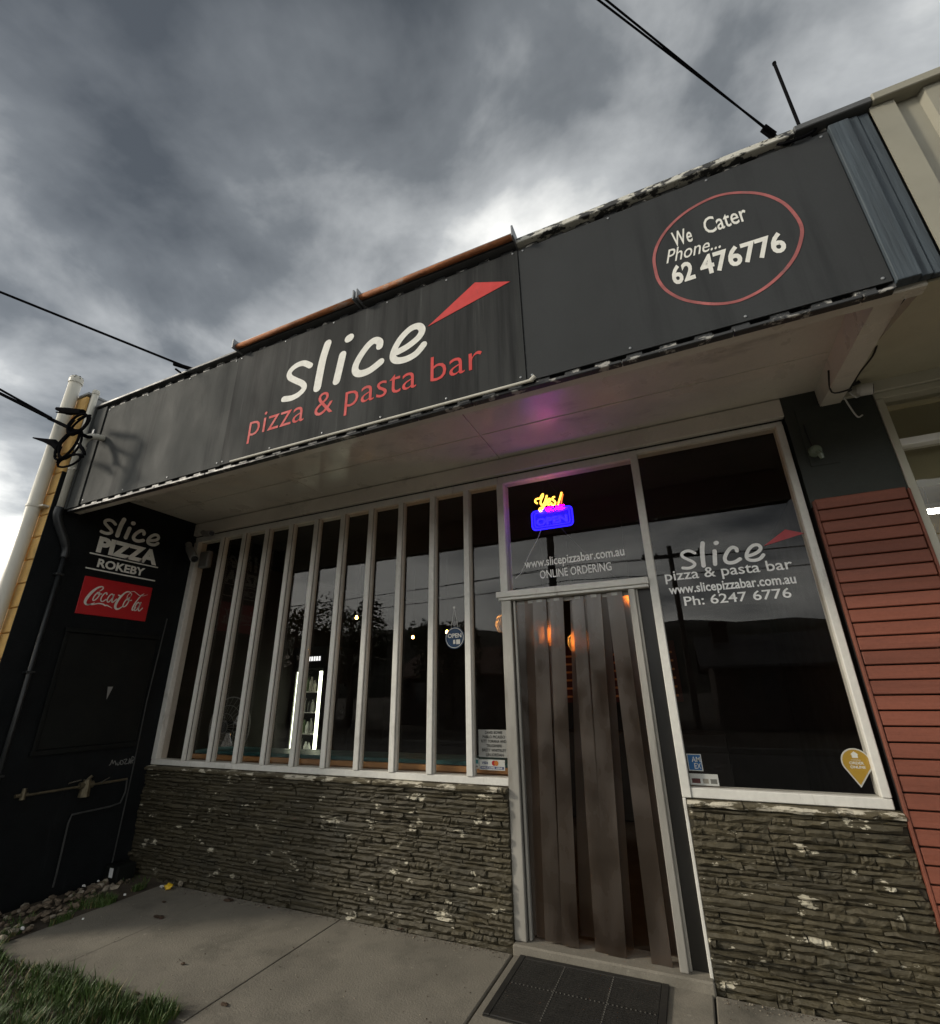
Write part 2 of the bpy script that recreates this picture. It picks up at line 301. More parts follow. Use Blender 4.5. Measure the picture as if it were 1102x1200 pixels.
# ------------------------------------------------------------------ builders
OFF = {}
def off(p): return OFF.get(p.name, Vector((0, 0, 0))) if p else Vector((0, 0, 0))
def link(o, parent=None):
    COL.objects.link(o)
    if parent: o.parent = parent
    return o
def tag(o, label, cat, group=None):
    o['label'] = label; o['category'] = cat
    if group: o['group'] = group
    return o
def thing(name, label, cat, loc, group=None):
    o = bpy.data.objects.new(name, None); o.empty_display_size = 0.1; o.location = Vector(loc)
    link(o); OFF[o.name] = Vector(loc); return tag(o, label, cat, group)
class MB:
    def __init__(s): s.v = []; s.f = []; s.mi = []
    def face(s, pts, mi=0):
        b = len(s.v); s.v += [Vector(p) for p in pts]; s.f.append(tuple(range(b, b + len(pts)))); s.mi.append(mi); return s
    def box(s, x0, x1, y0, y1, z0, z1, mi=0, bev=0.0):
        if bev:
            bm = bmesh.new(); bmesh.ops.create_cube(bm, size=1)
            for v in bm.verts: v.co = Vector(((x0 + x1) / 2 + v.co.x * (x1 - x0), (y0 + y1) / 2 + v.co.y * (y1 - y0), (z0 + z1) / 2 + v.co.z * (z1 - z0)))
            bmesh.ops.bevel(bm, geom=bm.edges[:], offset=bev, segments=1, affect='EDGES')
            return s.add(bm, mi)
        b = len(s.v)
        s.v += [Vector((x, y, z)) for x in (x0, x1) for y in (y0, y1) for z in (z0, z1)]
        for f in ((0, 1, 3, 2), (4, 6, 7, 5), (0, 4, 5, 1), (2, 3, 7, 6), (0, 2, 6, 4), (1, 5, 7, 3)):
            s.f.append(tuple(b + i for i in f)); s.mi.append(mi)
        return s
    def add(s, bm, mi=0):
        b = len(s.v); bm.verts.ensure_lookup_table(); bm.verts.index_update()
        s.v += [v.co.copy() for v in bm.verts]
        for f in bm.faces: s.f.append(tuple(b + v.index for v in f.verts)); s.mi.append(mi)
        bm.free(); return s
    def prism(s, poly, ext, mi=0):
        """closed polygon of 3-D points pushed along ext"""
        n = len(poly); b = len(s.v); ext = Vector(ext)
        s.v += [Vector(p) for p in poly] + [Vector(p) + ext for p in poly]
        s.f.append(tuple(b + i for i in range(n))[::-1]); s.f.append(tuple(b + n + i for i in range(n))); s.mi += [mi, mi]
        for i in range(n):
            j = (i + 1) % n; s.f.append((b + i, b + j, b + n + j, b + n + i)); s.mi.append(mi)
        return s
    def tube(s, pts, r, n=8, mi=0, caps=True):
        pts = [Vector(p) for p in pts]; k = len(pts); rs = r if isinstance(r, (list, tuple)) else [r] * k
        b = len(s.v); up = None
        for i, p in enumerate(pts):
            d = (pts[min(i + 1, k - 1)] - pts[max(i - 1, 0)])
            if d.length < 1e-9: d = Vector((0, 0, 1))
            d.normalize()
            if up is None:
                up = Vector((0, 0, 1)) if abs(d.z) < 0.9 else Vector((1, 0, 0))
            a = up - d * up.dot(d)
            if a.length < 1e-6: a = d.orthogonal()
            a.normalize(); c = d.cross(a); up = a
            for j in range(n):
                t = 2 * math.pi * j / n; s.v.append(p + (a * math.cos(t) + c * math.sin(t)) * rs[i])
        for i in range(k - 1):
            for j in range(n):
                q = (j + 1) % n
                s.f.append((b + i * n + j, b + i * n + q, b + (i + 1) * n + q, b + (i + 1) * n + j)); s.mi.append(mi)
        if caps:
            s.f.append(tuple(b + j for j in range(n))[::-1]); s.f.append(tuple(b + (k - 1) * n + j for j in range(n))); s.mi += [mi, mi]
        return s
    def lathe(s, prof, c, axis='z', n=20, mi=0):
        """prof: list of (radius, height)"""
        c = Vector(c); b = len(s.v)
        for r, h in prof:
            for j in range(n):
                t = 2 * math.pi * j / n; u, v = r * math.cos(t), r * math.sin(t)
                s.v.append(c + (Vector((u, v, h)) if axis == 'z' else Vector((u, h, v)) if axis == 'y' else Vector((h, u, v))))
        for i in range(len(prof) - 1):
            for j in range(n):
                q = (j + 1) % n; s.f.append((b + i * n + j, b + i * n + q, b + (i + 1) * n + q, b + (i + 1) * n + j)); s.mi.append(mi)
        s.f.append(tuple(b + j for j in range(n))[::-1]); s.f.append(tuple(b + (len(prof) - 1) * n + j for j in range(n))); s.mi += [mi, mi]
        return s
    def build(s, name, mats, parent=None, label=None, cat=None, group=None, smooth=False, kind=None):
        mats = mats if isinstance(mats, (list, tuple)) else [mats]
        if parent is None:
            xs = [v.x for v in s.v]; ys = [v.y for v in s.v]; zs = [v.z for v in s.v]
            o0 = Vector(((min(xs) + max(xs)) / 2, (min(ys) + max(ys)) / 2, min(zs)))
        else: o0 = off(parent)
        me = bpy.data.meshes.new(name); me.from_pydata([tuple(v - o0) for v in s.v], [], s.f)
        for mm in mats: me.materials.append(MATS[mm])
        me.polygons.foreach_set('material_index', s.mi)
        if smooth: me.polygons.foreach_set('use_smooth', [True] * len(me.polygons))
        me.update()
        bm = bmesh.new(); bm.from_mesh(me); bmesh.ops.recalc_face_normals(bm, faces=bm.faces[:]); bm.to_mesh(me); bm.free()
        o = bpy.data.objects.new(name, me); link(o, parent)
        if parent is None: o.location = o0
        OFF[o.name] = o0
        if label and cat: tag(o, label, cat, group)
        elif label: o['label'] = label
        if kind: o['kind'] = kind
        return o
def smooth_path(pts, n=6):
    """Catmull-Rom through 2-D or 3-D points"""
    p = [Vector(q) for q in pts]; out = []
    for i in range(len(p) - 1):
        a, b, c, d = p[max(i - 1, 0)], p[i], p[i + 1], p[min(i + 2, len(p) - 1)]
        for k in range(n):
            t = k / n
            out.append(0.5 * ((2 * b) + (c - a) * t + (2 * a - 5 * b + 4 * c - d) * t * t + (3 * b - a - 3 * c + d) * t ** 3))
    out.append(p[-1]); return out
class Plane:
    """drawing plane on a wall: origin, right, up, outward normal"""
    def __init__(s, o, u, v, nrm): s.o = Vector(o); s.u = Vector(u); s.v = Vector(v); s.n = Vector(nrm)
    def p(s, x, y, h=0.0): return s.o + s.u * x + s.v * y + s.n * h
FR = lambda y: Plane((0, y, 0), (1, 0, 0), (0, 0, 1), (0, -1, 0))       # facing the street
SIDE = lambda x: Plane((x, 0, 0), (0, 1, 0), (0, 0, 1), (1, 0, 0))       # facing +x
def stroke(mb, pl, pts, wd, th=0.0015, n=6, mi=0, raw=False):
    """flat brush stroke with round ends on a plane"""
    q = [Vector((a[0], a[1])) for a in (pts if raw else smooth_path([Vector((a[0], a[1], 0)) for a in pts], n))]
    k = len(q); ws = wd if isinstance(wd, (list, tuple)) else [wd] * len(pts)
    W = [ws[min(len(ws) - 1, int(i * (len(ws) - 1) / max(1, k - 1)))] * (1 - (i * (len(ws) - 1) / max(1, k - 1)) % 1) + ws[min(len(ws) - 1, int(i * (len(ws) - 1) / max(1, k - 1)) + 1)] * ((i * (len(ws) - 1) / max(1, k - 1)) % 1) for i in range(k)]
    Lf, Rt = [], []
    for i in range(k):
        d = q[min(i + 1, k - 1)] - q[max(i - 1, 0)]
        d = d.normalized() if d.length > 1e-9 else Vector((1, 0))
        nn_ = Vector((-d.y, d.x)); Lf.append(q[i] + nn_ * W[i] / 2); Rt.append(q[i] - nn_ * W[i] / 2)
    b = len(mb.v)
    for a, c in zip(Lf, Rt): mb.v += [pl.p(a.x, a.y, th), pl.p(c.x, c.y, th)]
    for i in range(k - 1): mb.f.append((b + 2 * i, b + 2 * i + 1, b + 2 * i + 3, b + 2 * i + 2)); mb.mi.append(mi)
    for i, sgn in ((0, 1), (k - 1, -1)):
        c = q[i]; r = W[i] / 2
        mb.face([pl.p(c.x + r * math.cos(t * math.pi / 6), c.y + r * math.sin(t * math.pi / 6), th + 0.0002 * (1 + (i > 0))) for t in range(12)], mi)
    return mb
_fc = {}
def text_geom(s, bold=0.0, shear=0.0):
    c = bpy.data.curves.new('t', 'FONT'); c.body = s; c.size = 1; c.resolution_u = 3; c.offset = bold; c.shear = shear
    o = bpy.data.objects.new('t', c); COL.objects.link(o)
    me = bpy.data.meshes.new_from_object(o)
    vs_ = [v.co.copy() for v in me.vertices]; fs = [tuple(p.vertices) for p in me.polygons]
    bpy.data.objects.remove(o); bpy.data.curves.remove(c); bpy.data.meshes.remove(me)
    return vs_, fs
def text(mb, pl, s, x, y, width, cap, bold=0.0, shear=0.0, rot=0.0, th=0.0015, mi=0, tallref='H'):
    """lettering: left end of the baseline (x, y) on the plane, overall width, capital height"""
    key = (tallref, bold)
    if key not in _fc:
        v0, _ = text_geom(tallref, bold); _fc[key] = (max(v.y for v in v0) - min(v.y for v in v0), min(v.y for v in v0))
    ch, _b = _fc[key]
    v, f = text_geom(s, bold, shear)
    x0 = min(a.x for a in v); x1 = max(a.x for a in v)
    sx = width / (x1 - x0); sy = cap / ch; cr_, sr = math.cos(rot), math.sin(rot); b = len(mb.v)
    for a in v:
        px, py = (a.x - x0) * sx, a.y * sy
        mb.v.append(pl.p(x + px * cr_ - py * sr, y + px * sr + py * cr_, th))
    for q_ in f: mb.f.append(tuple(b + i for i in q_)); mb.mi.append(mi)
    return mb
def copy_tree(o, parent=None):
    c = o.copy(); COL.objects.link(c); c.parent = parent
    for ch in o.children: copy_tree(ch, c)
    return c

# ------------------------------------------------------------------ the setting
def struct(o): o['kind'] = 'structure'; return o
XW = -4.10          # black side wall face
g = MB(); g.face([(-900, -900, -0.16), (900, -900, -0.16), (900, 900, -0.16), (-900, 900, -0.16)])
struct(g.build('ground', 'soil'))
g = MB(); g.face([(-300, -11.5, -0.145), (300, -11.5, -0.145), (300, -3.75, -0.145), (-300, -3.75, -0.145)])
struct(g.build('road', 'asphalt'))
for y0, y1 in ((-3.75, -3.6), (-11.65, -11.5)):
    g = MB(); g.box(-60, 60, y0, y1, -0.2, -0.012, bev=0.02); struct(g.build('kerb', 'kerb'))
g = MB(); g.box(-60, 60, -15, -11.65, -0.2, -0.02); struct(g.build('far_footpath', 'soil'))
# near footpath: bed and slabs
g = MB(); g.box(-3.60, 12, -3.6, 0.05, -0.2, -0.035)
fp = struct(g.build('footpath', 'joint_filler'))
def slab(x0, x1, y0, y1, gp=0.005):
    b = MB(); b.box(x0 + gp, x1 - gp, y0 + 0.005, y1 - 0.005, -0.034, 0.0 + random.uniform(-0.002, 0.002) * (gp > 0.002), bev=min(0.006, gp * 1.2))
    return b.build('slab', 'concrete', fp)
xs = [-3.56, -1.784, -0.545, 0.512, 1.70, 2.9, 4.1, 5.3, 6.5, 7.7]
for a, b in zip(xs, xs[1:]):
    if a < -1.8:
        slab(a, -2.91, -1.20, -0.045, 0.0015); slab(-2.91, b, -1.20, -0.045, 0.0015)
    else:
        for y0, y1 in ((-1.30, -0.045), (-2.45, -1.30), (-3.6, -2.45)): slab(a, b, y0, y1)
g = MB()
# grass verge soil and the strip by the side wall, gently uneven
for (x0, x1, y0, y1, nx, ny, z0) in ((-14, -1.80, -3.6, -1.21, 40, 10, 0.0), (-4.10, -3.56, -1.21, 0.0, 8, 16, 0.015), (-14, -4.75, -1.21, 3, 10, 6, 0.0)):
    b0 = len(g.v)
    for j in range(ny + 1):
        for i in range(nx + 1):
            x = x0 + (x1 - x0) * i / nx; y = y0 + (y1 - y0) * j / ny
            g.v.append(Vector((x, y, z0 - 0.01 + 0.03 * noise.noise(Vector((x * 3, y * 3, 0))))))
    for j in range(ny):
        for i in range(nx):
            p = b0 + j * (nx + 1) + i; g.f.append((p, p + 1, p + nx + 2, p + nx + 1)); g.mi.append(0)
struct(g.build('verge', 'soil', smooth=True))

# ------------------------------------------------------------------ the pizza shop
shop = thing('pizza_shop', 'single storey pizza shop with dark sign canopy, barred front window and stone veneer', 'shop', (-1.3, 0.5, 0))
SILL, TOP, GLZ = 0.845, 3.07, 0.036
# carcass: side, back, floor, ceiling, cores behind the stone
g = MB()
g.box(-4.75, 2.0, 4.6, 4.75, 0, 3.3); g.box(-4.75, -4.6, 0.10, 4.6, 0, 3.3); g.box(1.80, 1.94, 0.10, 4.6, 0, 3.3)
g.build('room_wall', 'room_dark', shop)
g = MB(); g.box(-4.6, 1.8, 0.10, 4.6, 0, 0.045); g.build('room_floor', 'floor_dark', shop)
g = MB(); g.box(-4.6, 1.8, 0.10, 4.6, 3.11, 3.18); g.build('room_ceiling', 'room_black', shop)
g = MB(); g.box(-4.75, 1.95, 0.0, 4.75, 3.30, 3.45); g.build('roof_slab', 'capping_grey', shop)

# stone veneer: rough split ledges in thin courses
VAR = []
for k in range(14):
    rnd = random.Random(100 + k); nx, nz = 5, 2
    me = bpy.data.meshes.new('stone'); v, f = [], []
    sk = rnd.uniform(-0.05, 0.05); amp = 1.0 if k < 9 else 0.4
    for j in range(nz + 1):
        for i in range(nx + 1):
            x = i / nx - 0.5; z = j / nz - 0.5
            edge = (i in (0, nx)) or (j in (0, nz))
            y = -1.0 + rnd.uniform(-0.28, 0.28) * amp + (0.30 if edge else 0) + (0.12 if j == 0 else 0)
            v.append((x + (rnd.uniform(-.05, .05) * amp if 0 < i < nx else 0) + sk * z, y, z + (rnd.uniform(-.16, .16) if not edge else rnd.uniform(-0.08, 0.03) if j == nz else rnd.uniform(-.03, .08) if j == 0 else 0)))
    per = [i for i in range(nx + 1)] + [j * (nx + 1) + nx for j in range(1, nz + 1)] + [nz * (nx + 1) + i for i in range(nx - 1, -1, -1)] + [j * (nx + 1) for j in range(nz - 1, 0, -1)]
    b0 = len(v)
    for p in per: v.append((v[p][0], 0.2, v[p][2]))
    for j in range(nz):
        for i in range(nx):
            p = j * (nx + 1) + i; f.append((p, p + 1, p + nx + 2, p + nx + 1))
    for a in range(len(per)):
        c = (a + 1) % len(per); f.append((per[c], per[a], b0 + a, b0 + c))
    me.from_pydata(v, [], f); me.materials.append(MATS['stone_paint']); me.update()
    bm = bmesh.new(); bm.from_mesh(me); bmesh.ops.recalc_face_normals(bm, faces=bm.faces[:]); bm.to_mesh(me); bm.free()
    VAR.append(me)
def courses(x0, x1, seed):
    rnd = random.Random(seed); z = -0.02; out = []
    while z < SILL - 0.040:
        h = rnd.choice((0.019, 0.023, 0.027, 0.032, 0.038)); x = x0 - rnd.uniform(0, 0.12)
        while x < x1:
            l = rnd.choice((0.06, 0.09, 0.12, 0.16, 0.22, 0.30)); a, b = max(x, x0), min(x + l, x1)
            if b - a > 0.03: out.append(((a + b) / 2, z + h / 2 + rnd.uniform(-.002, .002), b - a - 0.003, h * rnd.uniform(0.93, 1.0), rnd.uniform(0.014, 0.042), rnd.randrange(14) if b - a > 0.11 else 9 + rnd.randrange(5), rnd.uniform(-0.025, 0.025)))
            x += l
        z += h
    return out
allst = []
for nm, x0, x1, seed in (('stone_wall', -4.10, -0.545, 5), ('stone_wall', 0.522, 1.497, 9)):
    g = MB(); g.box(x0, x1, -0.012, 0.10, -0.03, SILL - 0.03)
    wl = g.build(nm, 'mortar', shop)
    # uneven capping course under the window frame
    x = x0; rnd = random.Random(seed + 40)
    while x < x1 - 0.02:
        l = min(rnd.uniform(0.25, 0.7), x1 - x); c = MB()
        nseg = 8; prof = []
        for i in range(nseg + 1):
            xx = x + 0.002 + (l - 0.004) * i / nseg; d = rnd.uniform(-0.008, 0.008); zt = rnd.uniform(-0.004, 0.004)
            prof.append([(xx, -0.050 + d, SILL - 0.034 + zt), (xx, -0.058 + d * 1.6, SILL - 0.020 + zt), (xx, -0.040 + d, SILL - 0.008 + zt * .5), (xx, 0.02, SILL - 0.004), (xx, 0.02, SILL - 0.034)])
        b0 = len(c.v)
        for p in prof: c.v += [Vector(q_) for q_ in p]
        for i in range(nseg):
            for k in range(5):
                k2 = (k + 1) % 5; c.f.append((b0 + i * 5 + k, b0 + i * 5 + k2, b0 + (i + 1) * 5 + k2, b0 + (i + 1) * 5 + k)); c.mi.append(0)
        c.f.append(tuple(b0 + k for k in range(5))); c.f.append(tuple(b0 + nseg * 5 + k for k in range(5))[::-1]); c.mi += [0, 0]
        c.build('cap_stone', 'stone_cap_paint', wl); x += l
    allst += [(abs(s[0] - CAM.x), wl) + s for s in courses(x0, x1, seed)]
allst.sort(key=lambda t: t[0])
for i, (dist, wl, x, z, l, h, d, k, tw) in enumerate(allst[:290]):
    o = bpy.data.objects.new('stone', VAR[k]); link(o, wl)
    o.location = Vector((x, -0.012, z)) - off(wl); o.scale = (l, d, h); o.rotation_euler = (0, tw, 0)
rest = {}
for (dist, wl, x, z, l, h, d, k, tw) in allst[290:]:
    b = rest.setdefault(wl.name, (wl, MB()))[1]; b0 = len(b.v); c_, s_ = math.cos(tw), math.sin(tw)
    for v in VAR[k].vertices:
        vx, vz = v.co.x * l, v.co.z * h
        b.v.append(Vector((x + vx * c_ + vz * s_, -0.012 + v.co.y * d, z - vx * s_ + vz * c_)))
    for p in VAR[k].polygons: b.f.append(tuple(b0 + q_ for q_ in p.vertices)); b.mi.append(0)
for wl, b in rest.values(): b.build('stone_courses', 'stone_paint', wl, kind='stuff')

# left window: frame, ten bars, eleven panes
g = MB(); g.box(-4.10, -0.545, -0.005, 0.10, SILL, SILL + 0.045, bev=0.004); g.box(-4.095, -0.54, 0.0, 0.10, TOP - 0.06, TOP, bev=0.004)
g.box(-4.095, -4.03, -0.012, 0.10, SILL + 0.045, TOP - 0.06, bev=0.004)
lw = g.build('window', 'frame_paint', shop, label='long barred shop window with white timber bars')
MX = [-0.845 - 0.3155 * i for i in range(10)]
bar = MB()
bar.box(0, 0.046, -0.014, 0.002, 0, TOP - SILL - 0.107, bev=0.003)
bar.box(0.005, 0.041, 0.001, 0.014, 0, TOP - SILL - 0.107, mi=1)
bar.box(0.000, 0.046, 0.011, 0.060, 0, TOP - SILL - 0.107, bev=0.002)
ref = None
for x in MX:
    if ref is None:
        for v in bar.v: v += Vector((x, 0, SILL + 0.046))
        ref = bar.build('bar', ['frame_paint', 'gasket'], lw); r0 = x
    else:
        o = ref.copy(); link(o, lw); o.location = ref.location + Vector((x - r0, 0, 0))
edges = [-4.03] + sorted(sum([[x, x + 0.046] for x in MX], [])) + [-0.545]
for i in range(0, len(edges), 2):
    g = MB(); g.box(edges[i], edges[i + 1], GLZ, GLZ + 0.005, SILL + 0.045, TOP - 0.06); g.build('pane', 'shop_glass', lw)

# door frame, transom window above
DT = 2.055
g = MB()
g.box(-0.545, -0.470, -0.015, 0.115, 0.05, DT, bev=0.004)                     # left jamb
g.box(-0.462, -0.445, 0.012, 0.09, 0.05, DT, bev=0.003)
df = g.build('door_frame', 'aluminium_worn', shop, label='worn metal door frame')
g = MB(); g.box(-0.5455, -0.488, -0.016, 0.115, DT + 0.066, TOP - 0.061, bev=0.004); g.box(0.502, 0.552, -0.012, 0.10, SILL, TOP - 0.061, bev=0.004); g.box(0.502, 0.520, -0.012, 0.10, 0.02, SILL - 0.001, bev=0.003)
g.box(-0.539, 0.552, 0.0005, 0.10, TOP - 0.06, TOP, bev=0.004)
g.build('post', 'frame_paint', df)
g = MB(); g.box(-0.575, 0.500, -0.040, 0.09, DT + 0.02, DT + 0.065, bev=0.004); g.box(-0.560, 0.497, -0.028, 0.09, DT, DT + 0.019, bev=0.003); g.build('transom_bar', 'frame_paint', df)
g = MB(); g.box(0.362, 0.405, -0.025, 0.10, 0.05, DT - 0.001, bev=0.004); g.box(0.4055, 0.420, 0.005, 0.10, 0.05, DT - 0.001, bev=0.002); g.build('door_post', 'aluminium_worn', df)
g = MB(); g.box(0.4205, 0.5015, 0.030, 0.10, 0.05, DT - 0.001); g.build('jamb_lining', 'jamb_dark', df)
tw_ = MB(); tw_.box(-0.488, 0.502, GLZ, GLZ + 0.005, DT + 0.065, TOP - 0.06)
tw_.build('transom_pane', 'shop_glass', df)
g = MB(); g.box(-0.545, 0.521, -0.055, 0.16, -0.02, 0.048, bev=0.008)
g.build('threshold', 'concrete', shop)

# right window
g = MB(); g.box(0.5525, 1.475, -0.004, 0.10, SILL, SILL + 0.05, bev=0.004); g.box(0.5525, 1.475, 0.001, 0.10, TOP - 0.03, TOP, bev=0.004)
g.box(1.433, 1.475, -0.010, 0.10, SILL + 0.051, TOP - 0.031, bev=0.004)
rw = g.build('window', 'frame_paint', shop, label='large shop window with white lettering')
g = MB(); g.box(0.552, 1.433, GLZ, GLZ + 0.005, SILL + 0.05, TOP - 0.03); g.build('pane', 'shop_glass', rw)

# pilaster with red slats
g = MB(); g.box(1.492, 1.965, -0.028, 0.10, 2.44, 3.30); pil = g.build('pilaster', 'green_black', shop)
g = MB(); g.box(1.55, 1.70, -0.034, -0.0285, 2.70, 3.12, bev=0.002); g.build('cover_plate', 'green_black', pil)
g = MB(); g.box(1.500, 1.965, -0.020, 0.10, 0.0, 2.4395); cl = g.build('cladding', 'slat_gap', shop, label='red horizontal slat cladding')
P0 = None
for i in range(33):
    z1 = 2.482 - 0.0741 * i; z0 = z1 - 0.0665
    if z1 < 0.06: break
    s = MB(); dx = random.uniform(-0.003, 0.003)
    s.box(1.513 + dx, 1.952 + dx, -0.046 + random.uniform(-0.002, 0.002), -0.0205, max(z0, 0.01), z1, bev=0.004)
    s.build('slat', 'slat_red', cl)
for x0, x1 in ((1.4985, 1.511), (1.955, 1.968)):
    s = MB(); s.box(x0, x1, -0.050, -0.019, 0.005, 2.47, bev=0.002); s.build('edge_trim', 'slat_red', cl)

# head board over the windows
g = MB(); g.box(XW, 1.49, -0.035, 0.10, TOP + 0.012, 3.215, bev=0.004); g.build('head_board', 'soffit_paint', shop)
g = MB(); g.box(XW, 1.49, 0.004, 0.10, TOP + 0.0005, TOP + 0.0115); g.build('shadow_gap', 'gasket', shop)

# canopy: soffit sheets, front beam, end bracket
FY, FB, FT = -1.25, 2.965, 3.975
sof = MB(); sof.box(XW, 1.70, FY + 0.05, -0.0, 3.262, 3.30); sf = sof.build('soffit', 'gasket', shop, label='off white canopy soffit')
for x0, x1 in ((-4.10, -2.3), (-2.3, -0.5), (-0.5, 1.695)):
    for y0, y1 in ((-1.12, -0.44), (-0.44, 0.0)):
        s = MB(); s.box(x0 + 0.002, x1 - 0.002, y0 + 0.002, y1 - 0.002, 3.222 + random.uniform(-0.001, 0.001), 3.262, bev=0.002); s.build('soffit_sheet', 'soffit_paint', sf)
for x0, x1 in ((-4.10, -2.3), (-2.3, -0.5), (-0.5, 1.695)):
    s = MB(); s.box(x0 + 0.02, x1 - 0.02, -0.452, -0.428, 3.217, 3.2215); s.build('cover_strip', 'soffit_paint', sf)
g = MB(); g.box(-4.04, 1.80, FY + 0.035, -1.15, 2.945, 3.26, bev=0.006); g.build('front_beam', 'soffit_paint', shop)
g = MB(); g.prism([(1.69, -1.148, 3.03), (1.69, -0.02, 3.10), (1.69, -0.02, 3.222), (1.69, -1.148, 3.222)], (0.11, 0, 0)); g.build('end_bracket', 'soffit_paint', shop)

# fascia: ribbed steel behind, three painted sign sheets in front, cappings
def ribbed(x0, x1, y, z0, z1, pitch, depth, th=0.006):
    prof = []; x = x0
    while x < x1 - 1e-6:
        for dx, dy in ((0, 0), (pitch * 0.46, 0), (pitch * 0.54, depth), (pitch * 0.92, depth)):
            if x + dx < x1: prof.append((x + dx, y + dy))
        x += pitch
    prof.append((x1, y))
    poly = [Vector((a, b, z0)) for a, b in prof] + [Vector((a, b + th, z0)) for a, b in prof[::-1]]
    n = len(prof); mb = MB(); mb.v = poly + [p + Vector((0, 0, z1 - z0)) for p in poly]; m2 = 2 * n
    for i in range(m2):
        j = (i + 1) % m2; mb.f.append((i, j, m2 + j, m2 + i)); mb.mi.append(0)
    for i in range(n - 1):
        mb.f.append((i, m2 - 1 - i, m2 - 2 - i, i + 1)); mb.f.append((m2 + i, m2 + i + 1, m2 + m2 - 2 - i, m2 + m2 - 1 - i)); mb.mi += [0, 0]
    return mb
fa = ribbed(-4.03, 1.685, FY + 0.004, FB - 0.016, FT - 0.006, 0.155, 0.022).build('fascia', 'ribbed_steel_dark', shop, label='dark painted sign fascia of the canopy')
g = MB(); g.box(-4.045, -4.031, FY - 0.03, FY + 0.03, FB - 0.01, FT, bev=0.003); g.box(-4.030, -3.875, FY - 0.014, FY - 0.0055, FB - 0.006, FT - 0.02, bev=0.002); g.build('end_flashing', 'fascia_paint_grey', fa)
for x0, x1, mt, dy in ((-3.868, -2.205, 'fascia_paint_grey', 0.0), (-2.202, 0.105, 'fascia_paint_sign', 0.006), (0.108, 1.680, 'fascia_paint_right', 0.001)):
    g = MB(); g.box(x0, x1, FY - 0.004 - dy, FY + 0.003, FB + 0.012, FT - 0.046, bev=0.001); g.build('sign_sheet', mt, fa)
g = MB(); g.box(-4.05, -2.20, FY - 0.032, FY + 0.10, FT - 0.004, FT + 0.020, bev=0.004); g.build('capping', 'capping_grey', fa)
g = MB(); g.box(-2.198, 0.10, FY - 0.034, FY + 0.10, FT - 0.003, FT + 0.018, bev=0.004); g.build('capping', 'capping_grey', fa)
g = MB(); g.box(0.102, 1.55, FY - 0.034, FY + 0.10, FT - 0.014, FT + 0.024, bev=0.004); g.build('capping', 'capping_peeling', fa)
g = MB(); g.box(1.552, 1.86, FY - 0.040, FY + 0.10, FT - 0.006, FT + 0.030, bev=0.004); g.build('capping', 'capping_grey', fa)
# bottom trim: pieces of angle, some of them bare
x = -4.02; rnd = random.Random(3)
while x < 1.66:
    l = min(rnd.uniform(0.35, 0.9), 1.675 - x); g = MB(); g.box(x + .002, x + l - .002, FY - 0.012, FY + 0.028, FB - 0.034, FB - 0.0165, bev=0.003)
    g.build('bottom_trim', 'ribbed_steel_dark', fa); x += l
# blue timber boards at the right end
for x0, x1, y0 in ((1.684, 1.765, -0.022), (1.767, 1.806, -0.006), (1.808, 1.848, 0.000)):
    g = MB(); g.box(x0, x1, FY + y0, FY + 0.03, FB - 0.004, FT - 0.03 + (0.0 if y0 < -0.01 else 0.012), bev=0.003); g.build('timber_board', 'timber_blue', fa)

g = MB(); g.box(1.690, 1.90, FY + 0.031, FY + 0.06, FB + 0.002, FT - 0.008); g.build('backing', 'gasket', fa)
for x0, x1 in ((-3.868, -2.205), (-2.202, 0.105), (0.108, 1.680)):
    n_ = int((x1 - x0) / 0.42)
    for i in range(n_ + 1):
        for z in (FB + 0.04, FT - 0.065):
            g = MB(); xx = x0 + 0.03 + (x1 - x0 - 0.06) * i / n_; g.lathe([(0.007, 0.0), (0.006, -0.003), (0.002, -0.004)], (xx, FY - 0.0105 if x0 == -2.202 else FY - 0.0055, z + random.uniform(-.004, .004)), 'y', 8); g.build('screw_head', 'galvanised', fa)
# lettering painted on the fascia
FP = FR(FY - 0.0105)
def z2(px, py, y): p = at('y', y, px, py); return (p.x, p.z)
def zz(pts): return [z2(260 + a / 2.755, 280 + b / 2.755, FY) for a, b in pts]
SL = dict(
    s=(zz([(290, 412), (268, 404), (243, 413), (224, 432), (224, 449), (243, 460), (264, 470), (270, 484), (254, 503), (230, 516), (204, 520)]), .040),
    l=(zz([(346, 341), (331, 388), (320, 440), (312, 484)]), .056),
    i=(zz([(394, 377), (384, 420), (374, 462)]), .052),
    d=(zz([(413, 325), (418, 322)]), .056),
    c=(zz([(513, 350), (513, 336), (498, 331), (478, 345), (452, 380), (436, 412), (436, 432), (452, 438), (482, 427), (517, 400)]), .046),
    e=(zz([(572, 368), (604, 350), (638, 322), (650, 298), (638, 285), (612, 294), (582, 324), (562, 358), (556, 384), (568, 396), (597, 392), (630, 374), (655, 345)]), .042))
SX0, SX1 = SL['s'][0][-1][0], SL['e'][0][-1][0]; SZ0 = SL['i'][0][-1][1]
def slice_logo(mb, pl, x, y, width, boost=1.0, th=0.0015):
    k = width / (SX1 - SX0)
    for pts, wd in SL.values(): stroke(mb, pl, [(x + (a - SX0) * k, y + (b - SZ0) * k) for a, b in pts], wd * k * boost, th)
    return mb
g = MB(); slice_logo(g, FP, SX0, SZ0, SX1 - SX0, 1.18); g.build('lettering', 'white_letter', fa, label='white brushed word slice')
g = MB(); text(g, FP, 'pizza & pasta bar', -1.955, 3.150, 1.810, 0.178, bold=-0.007); g.build('lettering', 'red_letter', fa, label='red line pizza & pasta bar')
tri = [z2(260 + a / 2.755, 280 + b / 2.755, FY) for a, b in ((668, 287), (820, 145), (933, 142))]
